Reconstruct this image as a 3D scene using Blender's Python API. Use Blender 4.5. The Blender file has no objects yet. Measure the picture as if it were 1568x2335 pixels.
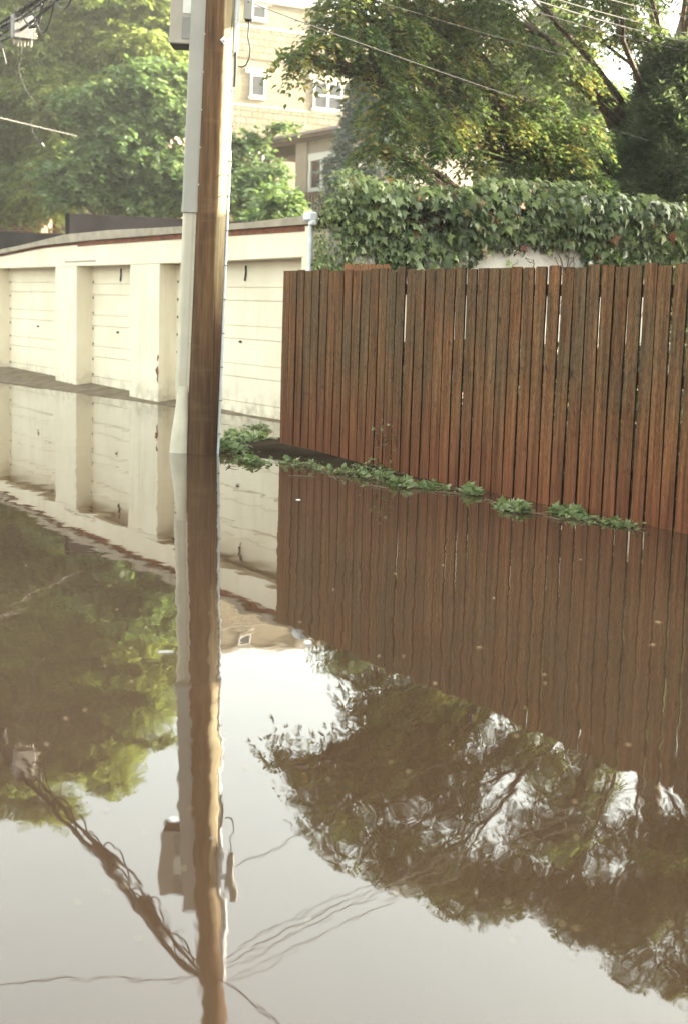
import bpy, math, random
import numpy as np
from mathutils import Vector, Matrix
rad = math.radians
random.seed(7); RNG = np.random.default_rng(11)
sc = bpy.context.scene
col = sc.collection

# ------------------------------------------------------------------ camera model (used to survey the photo)
F = 3256.0; CX, CY = 784.0, 1167.5; CAMH = 1.46; PITCH = rad(8.1); ROLL = 0.029
cp, sp, cr, sr = math.cos(PITCH), math.sin(PITCH), math.cos(ROLL), math.sin(ROLL)
FW = Vector((0, cp, -sp)); U0 = Vector((0, sp, cp)); R0 = Vector((1, 0, 0))
RT = R0 * cr + U0 * sr; UP = U0 * cr - R0 * sr
CAM = Vector((0, 0, CAMH))
AL = rad(31); SX, SY = math.sin(AL), -math.cos(AL); NX, NY = math.cos(AL), math.sin(AL)
def ray(x, y): return FW + RT * ((x - CX) / F) + UP * (-(y - CY) / F)
def atY(x, y, Y):
    d = ray(x, y); return CAM + d * (Y / d.y)
def atZ(x, y, z=0.0):
    d = ray(x, y); return CAM + d * ((z - CAMH) / d.z)
def W(s, n, z): return Vector((s * SX + n * NX, s * SY + n * NY, z))
def sn(p): return (p[0] * SX + p[1] * SY, p[0] * NX + p[1] * NY, p[2])
def onN(x, y, n):
    d = ray(x, y); return sn(CAM + d * (n / (d.x * NX + d.y * NY)))
def onS(x, y, s):
    d = ray(x, y); return sn(CAM + d * (s / (d.x * SX + d.y * SY)))
VS, VN, VZ = Vector((SX, SY, 0)), Vector((NX, NY, 0)), Vector((0, 0, 1))

# ------------------------------------------------------------------ materials
class NT:
    def __init__(s, name):
        s.m = bpy.data.materials.new(name); s.m.use_nodes = True
        s.t = s.m.node_tree; s.t.nodes.clear()
        s.out = s.n('ShaderNodeOutputMaterial')
    def n(s, typ, **k):
        nd = s.t.nodes.new(typ)
        for a, v in k.items():
            if a.startswith('i_'):
                nd.inputs[a[2:].replace('_', ' ')].default_value = v
            else: setattr(nd, a, v)
        return nd
    def l(s, a, b): s.t.links.new(a, b)
    def ramp(s, fac, stops, interp='LINEAR'):
        r = s.n('ShaderNodeValToRGB'); e = r.color_ramp.elements; r.color_ramp.interpolation = interp
        while len(e) < len(stops): e.new(0.5)
        for q, (p, c) in zip(e, stops):
            q.position = p; q.color = (c[0], c[1], c[2], 1) if not isinstance(c, (int, float)) else (c, c, c, 1)
        if fac is not None: s.l(fac, r.inputs['Fac'])
        return r
    def mix(s, fac, a, b, mode='MIX'):
        m = s.n('ShaderNodeMix', data_type='RGBA', blend_type=mode)
        for sock, v in ((m.inputs['Factor'], fac), (m.inputs['A'], a), (m.inputs['B'], b)):
            if hasattr(v, 'is_linked') or hasattr(v, 'links'): s.l(v, sock)
            elif isinstance(v, (int, float)): sock.default_value = v
            else: sock.default_value = (v[0], v[1], v[2], 1)
        return m.outputs['Result']
    def noise(s, vec, scale, detail=4, rough=.55, dist=0):
        q = s.n('ShaderNodeTexNoise'); q.inputs['Scale'].default_value = scale
        q.inputs['Detail'].default_value = detail; q.inputs['Roughness'].default_value = rough; q.inputs['Distortion'].default_value = dist
        if vec is not None: s.l(vec, q.inputs['Vector'])
        return q.outputs['Fac']
    def mapped(s, scale=(1, 1, 1), rot=(0, 0, 0), coord='Object', src=None):
        if src is None:
            src = s.n('ShaderNodeTexCoord').outputs[coord]
        mp = s.n('ShaderNodeMapping'); mp.inputs['Scale'].default_value = scale; mp.inputs['Rotation'].default_value = rot
        s.l(src, mp.inputs['Vector']); return mp.outputs['Vector']
    def pos(s): return s.n('ShaderNodeNewGeometry').outputs['Position']
    def bump(s, h, strength=.4, dist=.01):
        b = s.n('ShaderNodeBump'); b.inputs['Strength'].default_value = strength; b.inputs['Distance'].default_value = dist
        s.l(h, b.inputs['Height']); return b.outputs['Normal']
    def pbr(s, color, rough=.7, metal=0, normal=None, spec=.5, ior=None):
        p = s.n('ShaderNodeBsdfPrincipled')
        if hasattr(color, 'links'): s.l(color, p.inputs['Base Color'])
        else: p.inputs['Base Color'].default_value = (*color, 1)
        if hasattr(rough, 'links'): s.l(rough, p.inputs['Roughness'])
        else: p.inputs['Roughness'].default_value = rough
        p.inputs['Metallic'].default_value = metal; p.inputs['Specular IOR Level'].default_value = spec
        if ior: p.inputs['IOR'].default_value = ior
        if normal is not None: s.l(normal, p.inputs['Normal'])
        return p.outputs['BSDF']
    def done(s, sh): s.l(sh, s.out.inputs['Surface']); return s.m

def plain(name, c, rough=.6, metal=0, var=.18, scale=6, bump=0.0, spec=.5):
    t = NT(name); v = t.mapped(); f = t.noise(v, scale, 6)
    a = tuple(x * (1 - var) for x in c); b = tuple(min(1, x * (1 + var)) for x in c)
    r = t.ramp(f, [(.3, a), (.7, b)])
    nm = t.bump(t.noise(v, scale * 12, 3), bump, .004) if bump else None
    return t.done(t.pbr(r.outputs['Color'], rough, metal, nm, spec))

def mat_leaf(name, stops, trans=.35, rough=.45, spec=.35):
    t = NT(name)
    a = t.n('ShaderNodeAttribute', attribute_name='tint')
    r = t.ramp(a.outputs['Fac'], stops)
    p = t.pbr(r.outputs['Color'], rough, 0, None, spec)
    tr = t.n('ShaderNodeBsdfTranslucent')
    tc = t.mix(.40, r.outputs['Color'], (.20, .30, .05), 'MIX')
    t.l(tc, tr.inputs['Color'])
    mx = t.n('ShaderNodeMixShader'); mx.inputs[0].default_value = trans
    t.l(p, mx.inputs[1]); t.l(tr.outputs[0], mx.inputs[2])
    return t.done(mx.outputs[0])

def mat_fence():
    t = NT('fence_wood'); g = t.pos()
    at = t.n('ShaderNodeAttribute', attribute_name='tint').outputs['Fac']
    v = t.mapped((26, 26, 1.1), src=g); v2 = t.mapped((3.5, 3.5, 1.3), src=g); v3 = t.mapped((70, 70, 3), src=g); v4 = t.mapped((14, 14, 9), src=g)
    off = t.n('ShaderNodeVectorMath', operation='ADD'); cmb = t.n('ShaderNodeCombineXYZ')
    mm = t.n('ShaderNodeMath', operation='MULTIPLY'); mm.inputs[1].default_value = 37.0
    t.l(at, mm.inputs[0]); t.l(mm.outputs[0], cmb.inputs[2]); t.l(v, off.inputs[0]); t.l(cmb.outputs[0], off.inputs[1])
    f = t.noise(off.outputs[0], 1.0, 6, .65)
    c = t.ramp(f, [(.28, (.048, .022, .0095)), (.5, (.128, .059, .0235)), (.74, (.23, .115, .048))]).outputs['Color']
    # each picket weathers its own way
    pk = t.ramp(at, [(0, (.72, .70, .66)), (.3, (.90, .90, .85)), (.6, (1.04, 1.0, .94)), (1, (1.22, 1.10, .98))]).outputs['Color']
    c = t.mix(1.0, c, pk, 'MULTIPLY')
    # grey-green algae patches
    al = t.ramp(t.noise(v2, 1.0, 5, .6), [(.40, 0.0), (.60, 1.0)]).outputs['Color']
    sep = t.n('ShaderNodeSeparateXYZ'); t.l(g, sep.inputs[0])
    hz = t.n('ShaderNodeMapRange'); hz.inputs['From Min'].default_value = .35; hz.inputs['From Max'].default_value = 1.25
    t.l(sep.outputs['Z'], hz.inputs['Value'])
    ml = t.n('ShaderNodeMath', operation='MULTIPLY'); t.l(al, ml.inputs[0]); t.l(hz.outputs[0], ml.inputs[1])
    m2 = t.n('ShaderNodeMath', operation='MULTIPLY'); m2.inputs[1].default_value = .62; t.l(ml.outputs[0], m2.inputs[0])
    c = t.mix(m2.outputs[0], c, t.ramp(f, [(.3, (.040, .029, .015)), (.7, (.105, .080, .045))]).outputs['Color'])
    sp_ = t.ramp(t.noise(t.mapped((55, 55, 20), src=g), 1.0, 4, .7), [(.3, .55), (.5, 1.0), (.72, 1.5)]).outputs['Color']
    c = t.mix(1.0, c, sp_, 'MULTIPLY')
    # dark mould specks and knots
    kn = t.ramp(t.noise(v4, 1.0, 3, .6), [(.62, 0.0), (.72, 1.0)]).outputs['Color']
    km = t.n('ShaderNodeMath', operation='MULTIPLY'); km.inputs[1].default_value = .75; t.l(kn, km.inputs[0])
    c = t.mix(km.outputs[0], c, (.022, .011, .007))
    # soaked red-brown foot of the boards
    wet = t.n('ShaderNodeMapRange'); wet.inputs['From Min'].default_value = .95; wet.inputs['From Max'].default_value = .05
    nz = t.noise(v, .8, 3); wz = t.n('ShaderNodeMath', operation='MULTIPLY_ADD'); wz.inputs[1].default_value = .5; wz.inputs[2].default_value = -.2
    t.l(nz, wz.inputs[0]); ad = t.n('ShaderNodeMath', operation='ADD'); t.l(sep.outputs['Z'], ad.inputs[0]); t.l(wz.outputs[0], ad.inputs[1]); t.l(ad.outputs[0], wet.inputs['Value'])
    wm = t.n('ShaderNodeMath', operation='MULTIPLY'); wm.inputs[1].default_value = .75; t.l(wet.outputs[0], wm.inputs[0])
    c = t.mix(wm.outputs[0], c, t.ramp(f, [(.3, (.05, .013, .006)), (.7, (.20, .065, .028))]).outputs['Color'])
    nm = t.bump(t.noise(v3, 1.0, 4, .6), .8, .006)
    return t.done(t.pbr(c, .8, 0, nm, .2))

def mat_pole():
    t = NT('pole_wood'); g = t.pos()
    v = t.mapped((30, 30, 1.6), src=g); v2 = t.mapped((5, 5, 1.6), src=g); v3 = t.mapped((2.5, 2.5, 9), src=g); v4 = t.mapped((75, 75, 1.6), src=g)
    f = t.noise(v, 1, 7, .65)
    c = t.ramp(f, [(.28, (.050, .025, .011)), (.5, (.115, .060, .025)), (.72, (.20, .112, .048))]).outputs['Color']
    b = t.ramp(t.noise(v2, 1, 4), [(.4, 0.0), (.65, .75)]).outputs['Color']
    c = t.mix(b, c, t.ramp(f, [(.3, (.05, .024, .012)), (.7, (.12, .055, .026))]).outputs['Color'])
    bd = t.ramp(t.noise(v3, 1, 3), [(.55, 0.0), (.75, .35)]).outputs['Color']
    c = t.mix(bd, c, (.25, .15, .075))
    sep = t.n('ShaderNodeSeparateXYZ'); t.l(g, sep.inputs[0])
    mr = t.n('ShaderNodeMapRange'); mr.inputs['From Min'].default_value = .1; mr.inputs['From Max'].default_value = 1.9; mr.inputs['To Min'].default_value = .62; mr.inputs['To Max'].default_value = 1
    t.l(sep.outputs['Z'], mr.inputs['Value'])
    c = t.mix(1.0, c, mr.outputs[0], 'MULTIPLY')
    # sunlit strip painted into the wood, paler and bleached with a ragged edge, higher up
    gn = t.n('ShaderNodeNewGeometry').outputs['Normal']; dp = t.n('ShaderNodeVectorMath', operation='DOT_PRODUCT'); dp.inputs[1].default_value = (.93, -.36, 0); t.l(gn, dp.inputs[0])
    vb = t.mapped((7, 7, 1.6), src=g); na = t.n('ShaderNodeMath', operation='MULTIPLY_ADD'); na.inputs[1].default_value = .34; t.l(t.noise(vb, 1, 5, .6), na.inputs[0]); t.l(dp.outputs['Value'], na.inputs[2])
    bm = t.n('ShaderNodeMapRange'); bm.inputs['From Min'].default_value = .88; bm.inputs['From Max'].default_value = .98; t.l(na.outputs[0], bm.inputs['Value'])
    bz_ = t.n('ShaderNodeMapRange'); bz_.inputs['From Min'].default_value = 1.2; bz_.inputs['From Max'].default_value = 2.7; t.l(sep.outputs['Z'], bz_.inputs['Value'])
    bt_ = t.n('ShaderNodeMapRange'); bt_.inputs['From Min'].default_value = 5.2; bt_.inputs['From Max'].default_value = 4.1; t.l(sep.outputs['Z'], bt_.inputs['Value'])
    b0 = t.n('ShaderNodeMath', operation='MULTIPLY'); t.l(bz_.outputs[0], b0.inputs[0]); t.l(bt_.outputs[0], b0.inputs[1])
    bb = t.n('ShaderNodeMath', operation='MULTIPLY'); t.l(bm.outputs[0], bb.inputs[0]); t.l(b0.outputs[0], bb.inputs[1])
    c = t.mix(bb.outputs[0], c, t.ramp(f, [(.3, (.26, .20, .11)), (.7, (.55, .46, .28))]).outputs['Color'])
    ck = t.ramp(t.noise(v4, 1, 2), [(.28, 0.0), (.4, 1.0)]).outputs['Color']
    ck2 = t.ramp(t.noise(t.mapped((38, 38, .55), src=g), 1, 3, .5, .4), [(.655, 0.0), (.69, .85)]).outputs['Color']
    c = t.mix(ck2, c, (.020, .011, .006))
    nm = t.bump(ck, .5, .004)
    return t.done(t.pbr(c, .8, 0, nm, .25))

def mat_paint():
    t = NT('garage_paint'); g = t.pos()
    v = t.mapped((1, 1, 1), src=g); vs = t.mapped((5, 5, .55), src=g); vb = t.mapped((16, 16, 16), src=g)
    c = t.ramp(t.noise(v, 1.6, 5), [(.3, (.77, .68, .51)), (.7, (.86, .775, .61))]).outputs['Color']
    st = t.ramp(t.noise(vs, 1, 6, .6), [(.56, 0.0), (.78, .45)]).outputs['Color']
    c = t.mix(st, c, (.52, .40, .24))
    sep = t.n('ShaderNodeSeparateXYZ'); t.l(g, sep.inputs[0])
    lo = t.n('ShaderNodeMapRange'); lo.inputs['From Min'].default_value = .42; lo.inputs['From Max'].default_value = .02
    t.l(sep.outputs['Z'], lo.inputs['Value'])
    ns = t.ramp(t.noise(vb, .35, 5, .7), [(.4, 0.0), (.7, .8)]).outputs['Color']
    lm = t.n('ShaderNodeMath', operation='MULTIPLY'); t.l(lo.outputs[0], lm.inputs[0]); t.l(ns, lm.inputs[1])
    c = t.mix(lm.outputs[0], c, (.30, .235, .155))
    ch = t.ramp(t.noise(vb, 1, 2, .5), [(.775, 0.0), (.79, .85)]).outputs['Color']
    c = t.mix(ch, c, (.13, .085, .05))
    nm = t.bump(t.noise(vb, 3, 4), .25, .004)
    return t.done(t.pbr(c, .65, 0, nm, .3))

def mat_brick(name, c1, c2, mort, bw=.4, rh=.2, bumpd=.02, rough_face=.0, mortar=.012):
    t = NT(name); tc = t.n('ShaderNodeTexCoord').outputs['UV']
    b = t.n('ShaderNodeTexBrick'); b.inputs['Scale'].default_value = 1; b.inputs['Brick Width'].default_value = bw; b.inputs['Row Height'].default_value = rh
    b.inputs['Mortar Size'].default_value = mortar; b.inputs['Color1'].default_value = (*c1, 1); b.inputs['Color2'].default_value = (*c2, 1); b.inputs['Mortar'].default_value = (*mort, 1)
    b.inputs['Bias'].default_value = 0
    t.l(tc, b.inputs['Vector'])
    big = t.ramp(t.noise(tc, .25, 5), [(.3, (.86, .86, .86)), (.7, (1.1, 1.08, 1.05))]).outputs['Color']
    c = t.mix(1.0, b.outputs['Color'], big, 'MULTIPLY')
    inv = t.n('ShaderNodeMath', operation='SUBTRACT'); inv.inputs[0].default_value = 1; t.l(b.outputs['Fac'], inv.inputs[1])
    h = inv.outputs[0]
    if rough_face:
        a = t.n('ShaderNodeMath', operation='MULTIPLY_ADD'); a.inputs[1].default_value = rough_face
        t.l(t.noise(tc, 7, 4, .6), a.inputs[0]); t.l(h, a.inputs[2]); h = a.outputs[0]
    return t.done(t.pbr(c, .85, 0, t.bump(h, .8, bumpd), .2))

def mat_water():
    t = NT('muddy_water'); g = t.pos()
    v = t.mapped((1, 1, 1), (0, 0, rad(-12)), src=g)
    va = t.mapped((4.6, 2.3, 1), (0, 0, rad(-12)), src=g)
    n1 = t.noise(va, 3.1, 2, .45, .5)
    n2 = t.noise(va, .55, 2, .5)
    n3 = t.noise(v, .28, 2, .5)
    n4 = t.noise(va, 1.7, 2, .5, .3)
    patch = t.ramp(n3, [(.36, .35), (.66, 1.0)]).outputs['Color']
    a = t.n('ShaderNodeMath', operation='MULTIPLY'); t.l(n1, a.inputs[0]); t.l(patch, a.inputs[1])
    a1 = t.n('ShaderNodeMath', operation='MULTIPLY'); a1.inputs[1].default_value = WAVE[0]; t.l(a.outputs[0], a1.inputs[0])
    a2 = t.n('ShaderNodeMath', operation='MULTIPLY_ADD'); a2.inputs[1].default_value = WAVE[1]; t.l(n2, a2.inputs[0]); t.l(a1.outputs[0], a2.inputs[2])
    a3 = t.n('ShaderNodeMath', operation='MULTIPLY_ADD'); a3.inputs[1].default_value = WAVE[2]; t.l(n4, a3.inputs[0]); t.l(a2.outputs[0], a3.inputs[2])
    b = t.n('ShaderNodeBump'); b.inputs['Strength'].default_value = 1; b.inputs['Distance'].default_value = 1.0
    t.l(a3.outputs[0], b.inputs['Height'])
    c = t.ramp(t.noise(v, .5, 4), [(.3, (.049, .0285, .0165)), (.7, (.068, .041, .0245))]).outputs['Color']
    sh = t.pbr(c, .012, 0, b.outputs['Normal'], .5, 1.7)
    return t.done(sh)
WAVE = (.00025, .0020, .00034)

def mat_ground():
    t = NT('wet_ground'); g = t.pos()
    v = t.mapped(src=g)
    c = t.ramp(t.noise(v, 2.2, 8, .65), [(.3, (.022, .015, .010)), (.55, (.046, .033, .022)), (.75, (.085, .065, .046))]).outputs['Color']
    sd = t.n('ShaderNodeVectorMath', operation='DOT_PRODUCT'); sd.inputs[1].default_value = (SX, SY, 0); t.l(g, sd.inputs[0])
    sm = t.n('ShaderNodeMapRange'); sm.inputs['From Min'].default_value = -14.2; sm.inputs['From Max'].default_value = -15.2; t.l(sd.outputs['Value'], sm.inputs['Value'])
    c = t.mix(sm.outputs[0], c, t.ramp(t.noise(v, 3.5, 8, .65), [(.3, (.15, .118, .082)), (.7, (.29, .235, .17))]).outputs['Color'])
    pb = t.ramp(t.noise(v, 45, 3), [(.55, 0.0), (.75, .5)]).outputs['Color']
    c = t.mix(pb, c, (.13, .105, .08))
    r = t.ramp(t.noise(v, 1.1, 4), [(.35, .6), (.65, .95)]).outputs['Color']
    return t.done(t.pbr(c, r, 0, t.bump(t.noise(v, 38, 5, .7), 1.0, .02), .0))

def mat_bark(name, c1, c2):
    t = NT(name); g = t.pos(); v = t.mapped((9, 9, 2), src=g); f = t.noise(v, 1, 6, .65)
    return t.done(t.pbr(t.ramp(f, [(.35, c1), (.65, c2)]).outputs['Color'], .9, 0, t.bump(f, .9, .03), .2))

def mat_glass(name, c):
    t = NT(name); v = t.mapped(); f = t.noise(v, 1.6, 4)
    return t.done(t.pbr(t.ramp(f, [(.3, tuple(x * .6 for x in c)), (.7, tuple(x * 1.4 for x in c))]).outputs['Color'], .25, 0, None, .18))

M = dict(
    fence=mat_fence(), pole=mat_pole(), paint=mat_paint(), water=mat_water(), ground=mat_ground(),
    edge=plain('gap_shade_edge', (.022, .011, .006), .9, 0, .4, 9, 0, .1),  # grime plus painted gap shade for the board sides
    rail=plain('rail_wood', (.045, .022, .012), .85, 0, .3, 8, .4),
    sunwood=plain('orange_wood', (.20, .085, .03), .75, 0, .25, 9, .4),
    guard=plain('guard_plastic', (.47, .425, .335), .65, 0, .06, 5, .05, .2),
    guard_cream=plain('cream_plastic', (.55, .50, .385), .45, 0, .12, 5, .08),
    guard_grey=plain('grey_plastic', (.33, .31, .27), .6, 0, .07, 4, .05),
    galv=plain('galvanised_steel', (.60, .63, .65), .38, .35, .15, 14),
    conduit=plain('pale_conduit', (.72, .74, .76), .35, 0, .1, 10),
    cabinet=plain('cabinet_beige', (.34, .30, .245), .5, 0, .08, 5),
    cabgrey=plain('cabinet_grey', (.22, .205, .185), .55, 0, .12, 5),
    cablight=plain('cabinet_pale', (.62, .60, .55), .5, 0, .08, 5),
    dark=plain('dark_void', (.018, .015, .013), .8),
    black=plain('black_rubber', (.022, .02, .019), .55, 0, .2, 20),
    wire=plain('wire_grey', (.05, .045, .042), .7, 0, .2, 20, 0, .12),
    wirepale=plain('wire_pale', (.15, .14, .125), .7, 0, .15, 20, 0, .12),
    insul=plain('cream_porcelain', (.36, .31, .23), .35, 0, .12, 12),
    rustwood=plain('redbrown_wood', (.19, .062, .026), .8, 0, .4, 9, .4),
    fascia=plain('grey_fascia', (.37, .315, .235), .75, 0, .22, 5, .3),
    bitumen=plain('black_bitumen', (.017, .0145, .0155), .9, 0, .4, 3, .5, .06),
    whitewall=plain('white_stucco', (.78, .74, .66), .85, 0, .08, 2, .5),
    trimwhite=plain('white_trim', (.50, .49, .46), .5, 0, .06, 4),
    shingle=plain('brown_shingle', (.14, .10, .075), .85, 0, .35, 4, .5),
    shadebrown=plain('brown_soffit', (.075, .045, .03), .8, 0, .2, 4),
    lap=plain('grey_lap_siding', (.26, .215, .165), .75, 0, .1, 4, .2),
    cream=mat_brick('cream_block', (.17, .143, .092), (.20, .172, .115), (.125, .105, .068), .4, .2, .012),
    stone=mat_brick('split_stone', (.15, .126, .08), (.21, .178, .118), (.08, .066, .044), .62, .31, .10, .9, .03),
    redbrick=mat_brick('red_brick', (.25, .085, .05), (.32, .12, .07), (.36, .30, .25), .21, .075, .006),
    pinkbrick=mat_brick('pink_brick', (.46, .24, .17), (.52, .29, .21), (.48, .38, .32), .21, .075, .006),
    sill=plain('stone_sill', (.27, .235, .17), .8, 0, .1, 3, .3),
    glass=mat_glass('dark_glass', (.028, .030, .033)), glassbrown=mat_glass('brown_glass', (.07, .045, .035)),
    bark=mat_bark('brown_bark', (.05, .036, .025), (.15, .11, .08)),
    barkpale=mat_bark('grey_bark', (.06, .048, .036), (.17, .14, .11)),
    stem=plain('vine_stem', (.12, .075, .045), .85, 0, .3, 20),
    foam=plain('white_foam', (.82, .82, .78), .7, 0, .05, 20),
    locust=mat_leaf('locust_leaf', [(0, (.085, .11, .032)), (.35, (.17, .21, .06)), (.7, (.26, .29, .08)), (1, (.35, .35, .10))], .55),
    mulberry=mat_leaf('broad_leaf', [(0, (.050, .080, .034)), (.4, (.105, .16, .066)), (.8, (.16, .22, .088)), (1, (.22, .26, .10))], .38),
    elm=mat_leaf('elm_leaf', [(0, (.040, .062, .032)), (.4, (.080, .115, .050)), (.68, (.125, .158, .058)), (.84, (.25, .24, .07)), (1, (.35, .22, .07))], .5),
    sunny=mat_leaf('sunlit_leaf', [(0, (.07, .10, .02)), (.5, (.15, .19, .035)), (1, (.26, .27, .06))], .5),
    juniper=mat_leaf('juniper_needle', [(0, (.085, .11, .07)), (.5, (.15, .19, .12)), (1, (.24, .27, .18))], .5),
    spruce=mat_leaf('spruce_needle', [(0, (.04, .055, .055)), (.5, (.085, .108, .108)), (1, (.15, .175, .17))], .15),
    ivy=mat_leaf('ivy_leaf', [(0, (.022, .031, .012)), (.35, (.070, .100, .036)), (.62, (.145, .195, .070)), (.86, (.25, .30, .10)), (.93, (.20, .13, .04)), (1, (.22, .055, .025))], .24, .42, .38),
    weed=mat_leaf('weed_leaf', [(0, (.075, .095, .035)), (.5, (.17, .22, .085)), (.85, (.26, .32, .14)), (1, (.34, .34, .20))], .35),
    drift=mat_leaf('fallen_leaf', [(0, (.12, .07, .03)), (.5, (.36, .24, .09)), (1, (.60, .52, .34))], .2),
)

# ------------------------------------------------------------------ mesh helpers
class MB:
    def __init__(s): s.v = []; s.f = []; s.uv = {}; s.tint = None; s.tints = []; s.smooth = False
    def add(s, vs, fs, tint=.5):
        b = len(s.v); s.v += [tuple(q) for q in vs]; s.f += [tuple(b + i for i in q) for q in fs]; s.tints += [tint] * len(fs)
    def hexa(s, a, tint=.5):   # 8 corners: bottom 4 (ccw), top 4
        s.add(a, [(3, 2, 1, 0), (4, 5, 6, 7), (0, 1, 5, 4), (1, 2, 6, 5), (2, 3, 7, 6), (3, 0, 4, 7)], tint)
    def boxw(s, s0, s1, n0, n1, z0, z1, tint=.5):
        # alley-aligned box (s,n,z)
        s.hexa([W(s0, n0, z0), W(s1, n0, z0), W(s1, n1, z0), W(s0, n1, z0), W(s0, n0, z1), W(s1, n0, z1), W(s1, n1, z1), W(s0, n1, z1)], tint)
    def box(s, c, ax, ay, az, tint=.5):
        c = Vector(c); p = [c - ax - ay - az, c + ax - ay - az, c + ax + ay - az, c - ax + ay - az]
        s.hexa(p + [q + az * 2 for q in p], tint)
    def rbox(s, c, ax, ay, az, bev):
        # box with chamfered vertical (az) edges and chamfered ends
        c = Vector(c); lx, ly, lz = ax.length, ay.length, az.length
        ux, uy, uz = ax / lx, ay / ly, az / lz
        def ring(kx, z):
            x, y = lx - kx, ly - kx
            pts = [(-x + bev, -y), (x - bev, -y), (x, -y + bev), (x, y - bev), (x - bev, y), (-x + bev, y), (-x, y - bev), (-x, -y + bev)]
            return [c + ux * a + uy * b + uz * z for a, b in pts]
        rs = [ring(bev, -lz), ring(0, -lz + bev), ring(0, lz - bev), ring(bev, lz)]
        vs = sum(rs, []); fs = []
        for k in range(3):
            for i in range(8):
                j = (i + 1) % 8; fs.append((k * 8 + i, k * 8 + j, k * 8 + 8 + j, k * 8 + 8 + i))
        fs.append(tuple(range(7, -1, -1))); fs.append(tuple(range(24, 32)))
        s.add(vs, fs)
    def tube(s, pts, r, n=8, cap=True):
        pts = [Vector(p) for p in pts]
        if isinstance(r, (int, float)): r = [r] * len(pts)
        vs = []; prev = None
        for i, p in enumerate(pts):
            d = (pts[min(i + 1, len(pts) - 1)] - pts[max(i - 1, 0)]).normalized()
            if prev is None:
                a = Vector((1, 0, 0)) if abs(d.x) < .8 else Vector((0, 1, 0))
                u = (a - d * a.dot(d)).normalized()
            else: u = (prev - d * prev.dot(d)).normalized()
            prev = u; w = d.cross(u)
            for k in range(n):
                t = 2 * math.pi * k / n; vs.append(p + (u * math.cos(t) + w * math.sin(t)) * r[i])
        fs = []
        for i in range(len(pts) - 1):
            for k in range(n):
                j = (k + 1) % n; fs.append((i * n + k, i * n + j, (i + 1) * n + j, (i + 1) * n + k))
        if cap:
            fs.append(tuple(range(n - 1, -1, -1))); fs.append(tuple(range((len(pts) - 1) * n, len(pts) * n)))
        s.add(vs, fs)
    def build(s, name, mat, parent=None, smooth=False, bevel=0, origin=None):
        me = bpy.data.meshes.new(name)
        o0 = parent_origin(parent) if parent is not None else (Vector(origin) if origin is not None else Vector((0, 0, 0)))
        me.from_pydata([(p[0] - o0.x, p[1] - o0.y, p[2] - o0.z) for p in s.v], [], s.f)
        a = me.attributes.new('tint', 'FLOAT', 'FACE'); a.data.foreach_set('value', s.tints)
        me.materials.append(mat)
        if smooth: me.polygons.foreach_set('use_smooth', [True] * len(me.polygons))
        o = bpy.data.objects.new(name, me); col.objects.link(o)
        if parent is not None: o.parent = parent
        else: o.location = o0
        if bevel:
            b = o.modifiers.new('bevel', 'BEVEL'); b.width = bevel; b.segments = 2; b.limit_method = 'ANGLE'
        if smooth: 
            try: me.set_sharp_from_angle(angle=rad(40))
            except Exception: pass
        return o
ORIG = {}
def parent_origin(p):
    o = Vector((0, 0, 0))
    while p is not None:
        o += p.location; p = p.parent
    return o
def uv_planar(o, axis_u, axis_v):
    me = o.data; off = parent_origin(o)
    uv = me.uv_layers.new(name='UVMap')
    for lp in me.loops:
        p = me.vertices[lp.vertex_index].co + off
        uv.data[lp.index].uv = (p.dot(axis_u), p.dot(axis_v))
def uv_box(o):
    # u along whichever horizontal direction the face runs, v = height
    me = o.data; off = parent_origin(o); uv = me.uv_layers.new(name='UVMap')
    for pl in me.polygons:
        n = pl.normal; h = Vector((-n.y, n.x, 0))
        h = h.normalized() if h.length > .05 else Vector((1, 0, 0)); v = VZ if abs(n.z) < .7 else Vector((0, 1, 0))
        for li in pl.loop_indices:
            p = me.vertices[me.loops[li].vertex_index].co + off
            uv.data[li].uv = (p.dot(h), p.dot(v))
def tag(o, label=None, cat=None, group=None, kind=None):
    if label: o['label'] = label
    if cat: o['category'] = cat
    if group: o['group'] = group
    if kind: o['kind'] = kind
    return o
def empty(name, loc):
    o = bpy.data.objects.new(name, None); o.location = loc; o.empty_display_size = .2; col.objects.link(o); return o

# fast numpy mesh: many copies of a small leaf polygon
def np_mesh(name, verts, faces_flat, fsize, tint, mat, parent=None, origin=None):
    me = bpy.data.meshes.new(name)
    o0 = np.array(parent_origin(parent) if parent is not None else (origin if origin is not None else (0, 0, 0)))
    verts = (verts - o0).astype(np.float32)
    nf = len(faces_flat) // fsize
    me.vertices.add(len(verts)); me.vertices.foreach_set('co', verts.ravel())
    me.loops.add(len(faces_flat)); me.loops.foreach_set('vertex_index', faces_flat.astype(np.int32))
    me.polygons.add(nf); me.polygons.foreach_set('loop_start', np.arange(0, nf * fsize, fsize, dtype=np.int32))
    a = me.attributes.new('tint', 'FLOAT', 'FACE'); a.data.foreach_set('value', tint.astype(np.float32))
    me.update(calc_edges=True); me.materials.append(mat)
    o = bpy.data.objects.new(name, me); col.objects.link(o)
    if parent is not None: o.parent = parent
    else: o.location = o0
    return o
def unit(a): return a / np.maximum(np.linalg.norm(a, axis=-1, keepdims=True), 1e-9)
LEAF4 = (np.array([[0, 0, 0], [.34, .42, .05], [0, 1, -.04], [-.34, .42, .05]]), np.array([[0, 1, 2, 3]]))
NEEDLE = (np.array([[0, 0, 0], [.10, .4, .0], [0, 1, 0], [-.10, .4, .0]]), np.array([[0, 1, 2, 3]]))
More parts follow.
